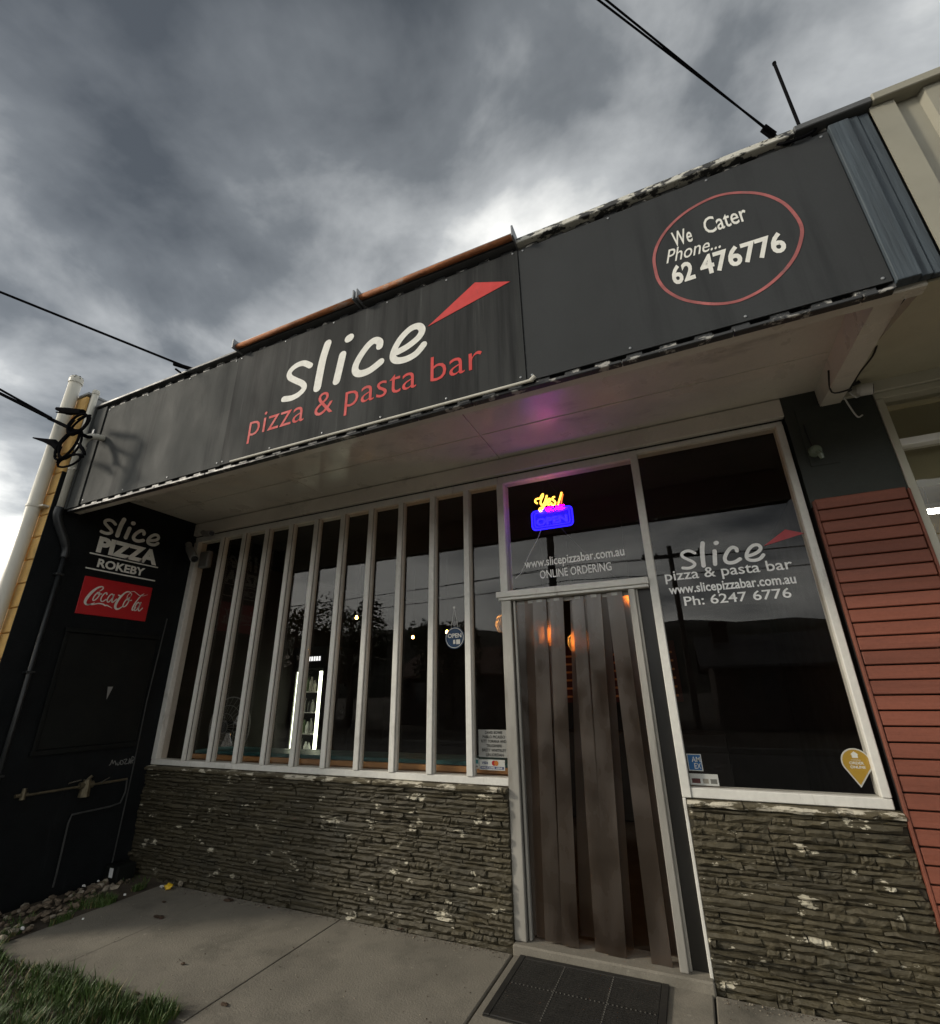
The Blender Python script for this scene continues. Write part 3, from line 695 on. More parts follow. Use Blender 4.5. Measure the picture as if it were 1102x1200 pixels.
g = MB(); g.prism([FP.p(a, b, 0.0004) for a, b in tri], (0, -0.0016, 0)); g.build('red_wedge', 'red_letter', fa)
FP2 = FR(FY - 0.0055)
g = MB()
# hand lettering in the ring
def wp(a, b): return z2(760 + a / 5.51, 200 + b / 5.51, FY)
def htext(s, a, b, c, d, cap, **k):
    p, q_ = wp(a, b), wp(c, d); rot = math.atan2(q_[1] - p[1], q_[0] - p[0]); text(g, FP2, s, p[0], p[1], math.hypot(q_[0] - p[0], q_[1] - p[1]), cap, rot=rot, **k)
htext('We', 165, 500, 290, 458, 0.102, bold=0.014)
htext('Cater', 372, 418, 645, 322, 0.108, bold=0.010)
htext('Phone...', 118, 606, 470, 502, 0.086, bold=0.004, shear=0.35)
htext('62', 165, 742, 308, 695, 0.120, bold=0.032)
htext('476776', 345, 682, 898, 517, 0.122, bold=0.030)
g.build('lettering', 'white_letter', fa, label='white hand lettered catering phone number')
ring = [wp(a, b) for a, b in ((45, 640), (38, 570), (62, 480), (130, 375), (240, 275), (380, 195), (500, 157), (640, 148), (760, 165), (870, 215), (945, 290), (988, 370), (985, 450), (945, 560), (860, 670), (740, 770), (600, 840), (470, 865), (340, 860), (220, 835), (120, 780), (65, 710), (45, 640))]
g = MB(); stroke(g, FP2, ring, 0.015); g.build('ring', 'red_ring', fa)
# glazing lettering
GP = FR(GLZ - 0.0005)
tp = [c for c in df.children if c.name.startswith('transom_pane')][0]
g = MB(); text(g, GP, 'www.slicepizzabar.com.au', -0.361, 2.292, 0.73, 0.066, bold=0.016, rot=0.012); text(g, GP, 'ONLINE ORDERING', -0.247, 2.200, 0.517, 0.060, bold=0.008, rot=0.01)
g.build('lettering', 'vinyl_white', df, label='white web address on the glass over the door')
g = MB(); slice_logo(g, GP, 0.722, 2.170, 0.470, 1.15, 0.001)
text(g, GP, 'pizza & pasta bar', 0.603, 2.092, 0.725, 0.066, bold=0.010, th=0.001)
text(g, GP, 'www.slicepizzabar.com.au', 0.614, 2.004, 0.712, 0.060, bold=0.022, th=0.001)
text(g, GP, 'Ph: 6247 6776', 0.693, 1.922, 0.592, 0.058, bold=0.012, th=0.001)
g.build('lettering', 'vinyl_white', rw, label='white shop name, web address and phone number')
g = MB(); k = 0.470 / (SX1 - SX0); g.face([GP.p(0.722 + (a - SX0) * k, 2.170 + (b - SZ0) * k, 0.001) for a, b in tri]); g.build('red_wedge', 'vinyl_red', rw)
# rough tin tab of a hidden sign behind the door glass edge and little nails of paint are left to the materials

# ------------------------------------------------------------------ neighbour's shop on the right
nb = thing('neighbour_shop', 'cream neighbouring shop front with ribbed cream fascia at the right edge', 'shop', (4.5, 0.5, 0))
ribbed(1.852, 8.0, FY - 0.012, FB + 0.0, FT - 0.012, 0.20, 0.030).build('fascia', 'cream_steel', nb)
g = MB(); g.box(1.862, 8.0, FY - 0.045, FY + 0.10, FT - 0.010, FT + 0.036, bev=0.004); g.build('capping', 'cream_steel', nb)
g = MB(); g.prism([(1.802, FY + 0.04, 2.955), (1.802, 0.0, 3.20), (1.802, 0.0, 3.24), (1.802, FY + 0.04, 2.995)], (6.2, 0, 0)); ns = g.build('soffit', 'neighbour_soffit_paint', nb)
g = MB(); g.prism([(1.802, -0.62, 3.0775), (1.802, -0.595, 3.0824), (1.802, -0.595, 3.088), (1.802, -0.62, 3.083)], (6.2, 0, 0)); g.build('cover_strip', 'cream_frame', ns)
g = MB(); g.box(1.80, 8.0, -0.05, 0.10, 3.115, 3.1985, bev=0.004); g.box(1.97, 8.0, -0.03, 0.10, 3.07, 3.114, bev=0.004); g.build('head_board', 'cream_frame', nb)
g = MB(); g.box(1.970, 2.010, -0.035, 0.10, 0.0, 3.069, bev=0.004); nf = g.build('window', 'cream_frame', nb)
g = MB(); g.box(2.011, 8.0, -0.02, 0.08, 2.745, 2.79, bev=0.004); g.build('transom_bar', 'vinyl_white', nf)
g = MB(); g.box(2.011, 8.0, -0.02, 0.08, 0.5, 0.6, bev=0.004); g.build('sill', 'cream_frame', nf)
for z0, z1 in ((2.79, 3.07), (0.6, 2.745)):
    g = MB(); g.box(2.011, 7.9, 0.04, 0.045, z0, z1); g.build('pane', 'neighbour_glass', nf)
g = MB(); g.box(2.0, 8.0, -0.01, 0.08, 0, 0.5); g.build('stall_riser', 'cream_frame', nb)
g = MB(); g.box(1.945, 8.2, 3.0, 3.1, 0, 3.3); g.box(1.945, 2.0, 0.10, 3.0, 0.0, 3.3); g.box(8.1, 8.2, 0.10, 3.0, 0, 3.3); g.build('room_wall', 'yellow_wall', nb)
g = MB(); g.box(2.0, 8.1, 0.10, 3.0, 3.12, 3.2); g.build('room_ceiling', 'blind_cream', nb)
g = MB(); g.box(2.0, 8.1, 0.10, 3.0, 0, 0.05); g.build('room_floor', 'floor_dark', nb)
g = MB(); g.box(2.02, 7.8, 0.13, 0.14, 2.52, 3.05); g.build('pelmet_blind', 'blind_cream', nb)
g = MB(); g.tube([(2.36, 1.1, 2.625), (3.6, 1.1, 2.625)], 0.016, 10, 0); g.box(2.33, 3.63, 1.06, 1.14, 2.642, 2.68, 1); g.tube([(2.5, 1.1, 2.68), (2.5, 1.1, 3.12)], 0.004, 6, 1); g.tube([(3.45, 1.1, 2.68), (3.45, 1.1, 3.12)], 0.004, 6, 1); g.build('ceiling_light', ['tube_light', 'plastic_white'], None, 'white fluorescent batten glowing inside the cream neighbouring shop', 'ceiling light')
g = MB(); g.box(1.94, 8.0, 0.0, 4.75, 3.30, 3.45); g.build('roof_slab', 'capping_grey', nb)

# ------------------------------------------------------------------ side wall, yellow block end, black face
WF = -1.345
fw = thing('side_wall', 'black painted side wall with yellow block end left of the barred window', 'wall', (-4.25, -0.6, 0))
g = MB(); g.box(-4.345, XW - 0.012, WF + 0.03, 0.0, -0.1, 4.10); core = g.build('wall_core', 'brick_mortar', fw)
bm_ = None; z = -0.05; r = 0
while z < 4.08:
    h = min(0.190, 4.10 - z)
    for (x0, x1) in (((-4.355, -4.245), (-4.240, XW)) if r % 2 else ((-4.355, XW),)):
        b = MB(); b.box(x0, x1 - 0.0015, WF, WF + 0.032, z, z + h, bev=0.006); b.build('block', 'brick_yellow', core)
    z += 0.197; r += 1
g = MB(); g.box(XW - 0.012, XW, WF + 0.0, 0.0, -0.1, 3.30); bf = g.build('render_face', 'black_render', fw, label='black painted render')
g = MB(); g.box(XW - 0.012, XW, WF + 0.033, 0.0, 3.301, 4.10); g.box(-4.36, XW + 0.01, WF + 0.0, 0.02, 4.10, 4.125, bev=0.003); g.build('flashing', 'grey_flashing', fw)
# boarded panel
g = MB(); g.box(XW + 0.0005, XW + 0.022, -0.965, -0.205, 1.06, 1.955, bev=0.004); pn = g.build('boarded_panel', 'black_panel', fw)
g = MB(); g.box(XW + 0.0005, XW + 0.035, -1.00, -0.19, 1.957, 1.995, bev=0.004); g.box(XW + 0.0005, XW + 0.03, -0.995, -0.966, 1.03, 1.956, bev=0.003); g.box(XW + 0.0005, XW + 0.035, -1.0, -0.19, 1.018, 1.058, bev=0.004); g.build('panel_trim', 'black_panel', pn)
g = MB(); p = at('x', XW + 0.022, 129, 809); g.prism([(XW + 0.0225, p.y - 0.025, p.z + 0.03), (XW + 0.0225, p.y + 0.018, p.z + 0.03), (XW + 0.0225, p.y - 0.012, p.z - 0.075)], (0.002, 0, 0)); g.build('paint_chip', 'plastic_grey', pn)
SP = SIDE(XW)
g = MB()
slice_logo(g, SP, -0.925, 2.870, 0.53, 1.5, 0.0012)
text(g, SP, 'PIZZA', -0.925, 2.682, 0.56, 0.150, bold=0.055, th=0.0012)
text(g, SP, 'ROKEBY', -0.885, 2.545, 0.425, 0.078, bold=0.035, th=0.0012)
for zc_ in (2.652, 2.516): stroke(g, SP, [(-0.965, zc_), (-0.66, zc_ + 0.001), (-0.345, zc_ + 0.004)], 0.012, 0.0012, 3)
g.build('lettering', 'white_letter', fw, label='white painted shop name on the black wall')
# scratched tag
def sp(px, py): p = at('x', XW, px, py); return (p.y, p.z)
g = MB()
for st in ([(705, 975), (715, 965), (725, 940), (730, 965), (742, 945), (748, 972)], [(755, 960), (757, 972), (768, 970), (770, 955)], [(778, 950), (780, 970), (795, 962), (792, 945), (778, 945)], [(800, 940), (820, 935), (803, 965), (825, 962)], [(830, 965), (838, 930), (845, 962), (832, 950), (848, 948)], [(853, 960), (852, 920), (866, 925), (862, 942), (853, 944)]):
    stroke(g, SP, [sp(a / 5.51, 720 + b / 5.51) for a, b in st], 0.0055, 0.001, 3)
g.build('scratched_tag', 'plastic_grey', fw, label='scratched tag in thin pale strokes')

# red sign with white script
sg = thing('soft_drink_sign', 'red rectangular sign with white script below the lettering on the black wall', 'sign', (XW, -0.655, 2.12))
YL, YR, ZB, ZT = -0.957, -0.352, 2.118, 2.445
g = MB(); g.box(XW + 0.001, XW + 0.010, YL, YR, ZB, ZT, bev=0.002); g.build('board', 'sign_red', sg)
CP = SIDE(XW + 0.0105)
def cc(a, b):   # pixel of the enlarged sign -> plane, corrected to the sign's own rectangle
    ul, ur, ll, lr = (150, 688), (790, 772), (58, 1050), (728, 1090)
    u, v = 0.5, 0.5
    for _ in range(12):
        X = (1 - v) * ((1 - u) * ul[0] + u * ur[0]) + v * ((1 - u) * ll[0] + u * lr[0]); Y = (1 - v) * ((1 - u) * ul[1] + u * ur[1]) + v * ((1 - u) * ll[1] + u * lr[1])
        u += (a - X) / 650; v += (b - Y) / 350
    return (YL + (YR - YL) * u, ZT - (ZT - ZB) * v)
def cs(pts, wd): stroke(g, CP, [cc(a, b) for a, b in pts], wd, 0.001, 5)
g = MB()
W1 = .010
cs([(272, 830), (300, 808), (303, 790), (285, 786), (250, 802), (205, 842), (165, 895), (145, 935), (150, 960), (178, 964), (225, 945)], [.006, .010, .010, .012, .016, .022, .024, .022, .016, .012, .006])
cs([(150, 960), (205, 962), (260, 948), (305, 952), (322, 962), (345, 962), (388, 984)], [.006, .009, .010, .012, .014, .011, .003])
cs([(250, 848), (225, 880), (212, 915), (222, 922), (248, 900), (272, 862), (268, 842), (250, 848), (262, 858), (290, 856)], W1)
cs([(338, 858), (335, 842), (315, 850), (290, 885), (283, 918), (300, 926), (330, 905)], W1)
cs([(398, 862), (385, 850), (362, 868), (342, 905), (345, 928), (362, 922), (388, 890), (405, 855)], W1)
cs([(404, 858), (388, 905), (386, 925), (398, 925), (430, 895)], W1)
cs([(448, 858), (462, 862)], .013)
cs([(545, 880), (560, 870), (575, 845), (565, 832), (540, 850), (530, 885), (548, 890), (572, 850)], .006)
cs([(575, 838), (550, 820), (515, 828), (470, 870), (432, 925), (418, 965), (428, 988), (455, 985), (490, 960)], [.006, .009, .012, .018, .022, .022, .018, .012, .005])
cs([(560, 822), (600, 815), (635, 838), (660, 850), (700, 850), (738, 838)], [.003, .005, .006, .006, .004, .002])
cs([(530, 890), (505, 920), (492, 955), (502, 965), (528, 945), (550, 905), (546, 888), (530, 890), (548, 902), (575, 900)], W1)
cs([(700, 832), (672, 850), (630, 900), (598, 950), (585, 985), (596, 990), (622, 965)], [.006, .009, .011, .012, .012, .010, .006])
cs([(660, 930), (645, 915), (622, 940), (608, 975), (612, 994), (632, 985), (655, 950), (672, 915)], W1)
cs([(672, 918), (652, 965), (650, 990), (662, 994), (690, 968)], W1)
g.build('lettering', 'white_letter', sg)

# pipes at the corner
BX, BY, BR = -4.245, -1.402, 0.050
g = MB(); g.tube([(BX, BY, 0.0), (BX, BY, 4.245)], BR, 20); vp = g.build('vent_pipe', 'pvc_white', None, 'thick white vent pipe with domed slotted cap at the yellow block end', 'pipe', smooth=True)
g = MB(); g.lathe([(BR + .006, 4.225), (BR + .006, 4.262), (BR + .003, 4.282), (BR - .010, 4.297), (0.02, 4.303)], (BX, BY, 0), n=20); cp = g.build('cap', 'pvc_white', vp)
for a in range(9):
    t = a * math.pi / 4.5; c_, s_ = math.cos(t), math.sin(t); wv = Vector((-s_, c_, 0)) * 0.007
    A = Vector((BX + c_ * (BR + .0065), BY + s_ * (BR + .0065), 4.266)); B = Vector((BX + c_ * (BR - .006), BY + s_ * (BR - .006), 4.298)); g = MB(); g.face([A - wv, A + wv, B + wv, B - wv]); g.build('slot', 'vent_dark', cp)
g = MB(); g.lathe([(BR + .005, 2.96), (BR + .005, 2.98)], (BX, BY, 0), n=20); g.box(BX + 0.05, BX + 0.115, -1.395, -1.346, 2.963, 2.977); g.build('clip', 'pvc_white', vp)
SX, SY, SR = -4.068, -1.298, 0.026
sp_ = thing('small_pipe', 'thin pipe, white at the top and black below, by the canopy end', 'pipe', (-4.05, -1.18, 0))
g = MB(); g.tube([(SX, SY, 4.13), (SX, SY, 2.955)], SR, 16); g.build('upper_pipe', 'pvc_white', sp_, smooth=True)
g = MB(); g.lathe([(SR + .004, 4.115), (SR + .004, 4.14), (SR, 4.155), (0.01, 4.162)], (SX, SY, 0), n=16); g.build('cap', 'pvc_white', sp_)
g = MB(); g.tube(smooth_path([(SX, SY, 2.965), (SX, SY, 2.90), (SX, SY + 0.03, 2.82), (SX + .005, -1.20, 2.70), (SX + .005, -1.168, 2.62), (SX + .005, -1.165, 2.55)], 4), [0.034] * 14 + [0.030] * 7, 14); g.build('offset_bend', 'black_pipe', sp_, smooth=True)
g = MB(); g.tube([(SX + .005, -1.165, 2.56), (SX + .005, -1.165, 0.02)], 0.018, 14); lp = g.build('lower_pipe', 'black_pipe', sp_, smooth=True)
for zz_ in (2.40, 1.62, 0.9):
    g = MB(); g.box(XW + 0.001, SX + 0.026, -1.195, -1.135, zz_, zz_ + 0.018, bev=0.003); g.build('clip', 'black_pipe', lp)
for zz_ in (3.32,):
    g = MB(); g.lathe([(SR + .004, zz_), (SR + .004, zz_ + 0.018)], (SX, SY, 0), n=16); g.box(SX, SX + 0.055, SY - 0.006, SY + 0.006, zz_ + 0.002, zz_ + 0.016); g.build('clip', 'pvc_white', sp_)

# elbow with cables on the fascia's left end
eb = MB(); ep = [at('y', FY - 0.01, 121, 514), at('y', FY - 0.06, 114, 512), at('y', FY - 0.11, 105, 512), at('y', FY - 0.15, 98, 518), at('y', FY - 0.16, 95.5, 525)]
eb.tube(smooth_path(ep, 5), 0.027, 14); eb.tube([ep[-1] + Vector((0, 0, 0.012)), ep[-1] - Vector((0, 0, 0.012))], 0.033, 14)
eb.build('cable_entry_elbow', 'pvc_white', None, 'white plastic elbow where cables enter the left end of the fascia', 'pipe elbow', smooth=True)
g = MB(); g.box(-3.975, -3.945, FY - 0.03, FY - 0.0165, 3.62, 3.72, bev=0.003); g.build('bracket', 'galvanised', None, 'small metal cable bracket above the white elbow', 'bracket')
ck = thing('cable_coil', 'coiled black service cables with plug ends hanging by the white elbow', 'cable', (-3.85, -1.5, 3.2))
def loop(c, ax, bx, turns, ph, r, mats='cable_black', n=26):
    pts = []
    for i in range(int(n * turns) + 1):
        t = ph + 2 * math.pi * i / n; k = 1 + 0.08 * math.sin(1.7 * t)
        pts.append(Vector(c) + Vector(ax) * math.cos(t) * k + Vector(bx) * math.sin(t) * k + Vector((0, -0.006 * i / n, 0.0)))
    g = MB(); g.tube(pts, r, 7); g.build('loop', mats, ck, smooth=True)
Pc = at('y', -1.52, 92, 497); loop(Pc, (0.07, 0.03, 0.02), (0.0, 0.01, 0.095), 1.5, 2.4, 0.010)
loop(Pc + Vector((0.015, 0.01, -0.01)), (0.085, 0.02, 0.025), (0.01, 0.01, 0.085), 1.2, 1.0, 0.009)
Pc = at('y', -1.52, 80, 521); loop(Pc, (0.10, 0.02, 0.02), (0.02, 0.01, 0.125), 1.6, 0.5, 0.010)
loop(Pc + Vector((0.02, 0.01, 0.0)), (0.085, 0.03, 0.03), (0.01, 0.0, 0.12), 1.3, 3.0, 0.009)
Pc = at('y', -1.50, 82, 540); loop(Pc, (0.12, 0.02, 0.0), (0.03, 0.0, 0.045), 1.5, 0.2, 0.009)
def q3(px, py, y=-1.5): return at('y', y, px, py)
g = MB(); g.tube([q3(67, 479), q3(80, 482), q3(97, 483)], [0.016, 0.034, 0.026], 8); g.tube([q3(66, 483), q3(80, 484)], [0.006, 0.014], 6); g.build('plug', 'cable_black', ck)
g = MB(); g.tube([q3(39, 513), q3(52, 516), q3(63, 519), q3(68, 526)], [0.006, 0.018, 0.034, 0.024], 8); g.build('plug', 'cable_black', ck)
g = MB(); g.tube(smooth_path([q3(57, 490), q3(72, 497), q3(90, 506), q3(103, 512, -1.40), at('y', -1.30, 110, 511)], 4), 0.015, 8); g.build('lead', 'cable_black', ck, smooth=True)
for off_ in (0, 0.02):
    g = MB(); g.tube(smooth_path([q3(92, 520) + Vector((off_, 0, 0)), q3(99, 532), at('y', FY - 0.19, 98, 530) + Vector((off_ * 0.5, 0, 0)), ep[-1] + Vector((0, 0, 0.02))], 4), 0.009, 6); g.build('lead', 'cable_black', ck, smooth=True)

# overhead service cables
def sag(a, b, s, n=24):
    a, b = Vector(a), Vector(b); return [a.lerp(b, i / n) - Vector((0, 0, s * 4 * (i / n) * (1 - i / n))) for i in range(n + 1)]
A = at('y', FY, 915, 165); d = at('y', -2.02, 700, 0) - A; far = A + d * 11
for k, (lab) in enumerate(('overhead service cable, upper of the pair meeting the fascia at right', 'overhead service cable, lower of the pair meeting the fascia at right')):
    far = A + (at('y', -2.02, 699 + 12 * k, 0) - A) * 11
    g = MB(); g.tube(sag(A + Vector((0.0, 0, 0.02 - 0.02 * k)), far, 0.0), 0.0045, 6); g.build('overhead_cable', 'cable_black', None, lab, 'cable', 'twin cables to the right anchor')
g = MB(); g.tube(smooth_path([A + Vector((-0.06, -0.06, 0.05)), A + Vector((-0.02, -0.02, 0.01)), A + Vector((0.02, 0, -0.03)), A + Vector((0.07, 0.0, 0.0)), A + Vector((0.12, 0.01, 0.04)), A + Vector((0.15, 0.02, 0.02))], 4), 0.010, 6)
g.tube([A + Vector((-0.075, -0.07, 0.045)), A + Vector((-0.03, -0.03, 0.015))], 0.019, 8); g.tube(smooth_path([A + Vector((-0.03, 0, 0)), A + Vector((0.0, -0.02, -0.05)), A + Vector((0.10, -0.02, -0.055)), A + Vector((0.16, 0, 0.0))], 4), 0.007, 6)
g.build('cable_anchor', 'cable_black', None, 'tangled cable anchor clamp on the fascia top beside the rod', 'cable clamp')
A2 = at('y', FY, 226, 433); d = at('y', -2.2, 0, 342) - A2
g = MB(); g.tube(sag(A2, A2 + d * 9, 0.0), 0.011, 6); g.build('overhead_cable', 'cable_black', None, 'overhead cable running from the left end of the fascia top towards the left edge', 'cable')
g = MB(); g.tube(smooth_path([A2 + Vector((-0.15, -0.05, 0.02)), A2 + Vector((-0.08, -0.02, -0.035)), A2 + Vector((-0.02, 0, -0.04)), A2 + Vector((0.0, 0.02, -0.03))], 4), 0.009, 6); g.tube([A2 + Vector((-0.12, -0.09, 0.035)), A2], 0.018, 8); g.tube([A2, A2 + Vector((0.30, 0.05, -0.05))], 0.005, 6)
g.build('cable_anchor', 'cable_black', None, 'cable clamp on the fascia top above the pale grey sheet', 'cable clamp')
A3 = q3(60, 491, -1.52); d = at('y', -1.80, 0, 461) - A3
for k in range(2):
    g = MB(); g.tube(sag(A3 + Vector((0, 0, 0.01 * k)), A3 + d * 14 + Vector((0, 0, 0.35 * k)), 0.0), 0.014 if k == 0 else 0.010, 6)
    g.build('overhead_cable', 'cable_black', None, ('thick' if k == 0 else 'thinner') + ' black overhead cable running left from the coiled cables', 'cable')
g = MB(); p0 = at('y', FY, 941, 157); p1 = at('y', FY, 908, 75); g.tube([p0, p1], 0.008, 8); g.tube([p1, p1 + (p1 - p0).normalized() * 0.012], 0.010, 8)
g.build('steel_rod', 'cable_black', None, 'thin dark rod standing up from the fascia top at right', 'rod')

# rusty sign light along the fascia top
rl = thing('sign_light_batten', 'long rusty tube on brackets along the top of the fascia above the red wedge', 'sign light', (-1.04, FY - 0.06, 3.99))
g = MB(); g.tube([(-2.19, FY - 0.058, 3.992), (-1.06, FY - 0.058, 3.992)], 0.019, 12); g.tube([(-1.03, FY - 0.058, 3.992), (0.095, FY - 0.058, 3.992)], 0.019, 12); g.build('tube', 'rust_tube', rl, smooth=True)
g = MB(); g.box(-2.19, 0.095, FY - 0.056, FY - 0.015, 3.994, 4.030); g.build('reflector', 'galvanised', rl)
for x in (-2.20, -1.055, -1.025, 0.103):
    g = MB(); g.box(x - 0.006, x + 0.006, FY - 0.095, FY + 0.02, 3.960, 4.044, bev=0.002); g.build('bracket', 'galvanised', rl)
g = MB(); g.tube([at('y', FY - 0.03, 270, 541), at('y', FY - 0.03, 625, 445)], 0.0085, 8); g.tube([at('y', FY - 0.03, 622, 446), at('y', FY - 0.03, 627, 441)], 0.012, 8)
g.build('conduit', 'pvc_white', None, 'thin white conduit along the bottom edge of the fascia', 'conduit')

# security cameras
def bullet(base, tip, r, label, body='plastic_white', plate=None):
    base, tip = Vector(base), Vector(tip); t = thing('security_camera', label, 'security camera', base, 'bullet security cameras under the canopy')
    d = (tip - base).normalized()
    g = MB(); g.tube([base, base + d * ((tip - base).length * 0.25), tip], [r * 0.7, r, r], 14); g.build('housing', body, t, smooth=False)
    g = MB(); g.tube([tip - d * 0.002, tip + d * 0.004], r * 0.78, 14); g.build('lens', 'lens_black', t)
    if plate is not None:
        pl = Vector(plate); g = MB(); g.tube([pl, base.lerp(tip, 0.3)], [r * 0.8, r * 0.5], 10); g.build('mount', body, t)
    return t
bullet(at('y', -0.10, 221, 641), at('y', -0.17, 228, 655), 0.042, 'grey security camera hanging in the corner between black wall and barred window', 'plastic_grey', at('y', -0.09, 221, 638))
bullet(at('y', -0.07, 239, 626), at('y', -0.16, 248, 625), 0.032, 'small white security camera right under the soffit at the left window corner', 'plastic_grey', at('y', -0.04, 238, 624))
bullet(at('y', -0.10, 1004, 458), at('y', -0.115, 1023, 455), 0.036, 'white security camera beside the end bracket above the red slats', 'plastic_white', at('y', -0.04, 1001, 458))
g = MB(); p = at('y', 0.03, 241, 656); g.box(p.x - 0.07, p.x + 0.07, 0.0, 0.06, p.z - 0.09, p.z + 0.09, bev=0.01); g.build('sensor_box', 'plastic_grey', None, 'pale grey box at the top left corner of the barred window', 'sensor box')
# broken lamp holder on the pilaster
lh = thing('lamp_holder', 'bare pale lamp holder on the dark green pilaster above the red slats', 'lamp holder', at('y', -0.035, 955, 535))
p = at('y', -0.035, 955, 530); g = MB(); g.lathe([(0.035, 0.0), (0.038, -0.02), (0.03, -0.045), (0.018, -0.055)], (p.x, -0.034, p.z), 'y', 16); g.build('base', 'lens_green', lh)
g = MB(); g.tube([(p.x, -0.075, p.z - 0.005), (p.x + 0.008, -0.10, p.z - 0.05), (p.x + 0.012, -0.10, p.z - 0.075)], [0.012, 0.016, 0.010], 10); g.build('socket', 'lens_green', lh)
g = MB(); g.tube(smooth_path([(p.x, -0.036, p.z + 0.03), (p.x - 0.01, -0.04, p.z + 0.10), (p.x - 0.012, -0.037, p.z + 0.2)], 4), 0.005, 6); g.build('cord', 'wire_black', lh)
# loose wires along the bracket
wr = thing('loose_wires', 'thin tangled wires clipped along the end bracket under the canopy', 'wire', (1.83, -0.5, 3.1))
for pts, mt in (([(1.815, -1.0, 3.06), (1.822, -0.85, 3.055), (1.812, -0.7, 3.075), (1.82, -0.55, 3.07), (1.812, -0.35, 3.09), (1.815, -0.15, 3.10)], 'wire_black'), ([(1.685, -0.35, 3.16), (1.70, -0.25, 3.068), (1.80, -0.22, 3.075), (1.815, -0.15, 3.10)], 'wire_black'), ([(1.80, -0.10, 3.10), (1.82, -0.08, 3.03), (1.85, -0.05, 2.97), (1.88, -0.04, 2.98)], 'wire_white'), ([(1.815, -0.15, 3.10), (1.84, -0.14, 3.06), (1.87, -0.10, 3.08), (1.90, -0.08, 3.10)], 'wire_white')):
    g = MB(); g.tube(smooth_path(pts, 5), 0.005, 6); g.build('wire', mt, wr, smooth=True)
for k in range(5):
    g = MB(); a = random.uniform(0, 6.28); c0 = Vector((1.835, -0.17, 3.125)); g.tube([c0, c0 + Vector((0.035 * math.cos(a), -0.02, 0.035 * math.sin(a)))], 0.008, 6); g.build('connector', 'wire_black', wr)

# gas and water fittings on the black wall
tp_ = thing('tap_pipework', 'brass and steel tap pipework across the lower black wall', 'pipework', (XW + 0.03, -0.6, 0.1))
def w3(px, py, x=XW + 0.03): return at('x', x, px, py)
g = MB(); g.tube([w3(20, 934), w3(93, 922), w3(149, 913)], 0.009, 8); g.build('pipe', 'brass_dull', tp_)
g = MB(); g.tube([w3(149, 913), w3(147, 928), w3(141, 941), w3(130, 945), w3(84, 955), w3(80, 965), w3(66, 1025), w3(62, 1040)], 0.007, 8); g.build('pipe', 'conduit_grey', tp_)
p = w3(101, 920); g = MB(); g.tube([p + Vector((0, 0, 0.04)), p + Vector((0, 0, -0.085))], [0.028, 0.040], 12); g.tube([p + Vector((0, -0.05, 0)), p + Vector((0, 0.05, 0))], 0.026, 10); g.tube([p + Vector((0, 0, 0.035)), p + Vector((0.02, 0.02, 0.065))], 0.012, 8); g.build('regulator', 'brass_dull', tp_)
p = w3(27, 932); g = MB(); g.tube([p + Vector((0, 0, 0.045)), p + Vector((0, 0, -0.03))], [0.014, 0.018], 10); g.tube([p + Vector((0, -0.05, 0)), p + Vector((0, 0.03, 0))], 0.013, 8); g.build('valve', 'brass_dull', tp_)
for a, b in (((80, 918), (95, 914)), ((118, 917), (128, 911))):
    g = MB(); g.tube([w3(*a, XW + 0.05), w3(*b, XW + 0.05)], 0.008, 6); g.build('lever', 'chrome', tp_)
g = MB(); g.tube([at('x', XW + 0.012, 196, 725), at('x', XW + 0.012, 172, 822), at('x', XW + 0.012, 155, 905), at('x', XW + 0.012, 130, 1018)], 0.0055, 6); g.build('conduit', 'conduit_grey', None, 'thin grey conduit running down the black wall near the window corner', 'conduit')

# ------------------------------------------------------------------ strip curtain and mat
cu = thing('strip_curtain', 'smoky brown plastic strip curtain hanging in the doorway', 'strip curtain', (-0.04, 0.04, 0.06))
g = MB(); g.box(-0.444, 0.371, 0.045, 0.060, DT - 0.03, DT + 0.018); g.build('rail', 'aluminium_worn', cu)
ST = [(-.405, -.425, .046, .070, .10, 0, 6), (-.330, -.372, .030, .070, .10, 1, -5), (-.262, -.318, .022, .062, .10, 0, 4), (-.190, -.262, .040, .070, .10, 1, -6), (-.135, -.220, .020, .055, .095, 0, 3),
      (.004, -.120, .062, .10, .10, 1, 2), (.012, -.040, .034, .045, .085, 0, -4), (.090, .010, .050, .060, .09, 1, 7), (.128, .040, .020, .045, .10, 0, -3), (.200, .105, .046, .080, .05, 1, 5), (.268, .272, .020, .040, .105, 0, -4), (.325, .335, .052, .085, .08, 1, 6)]
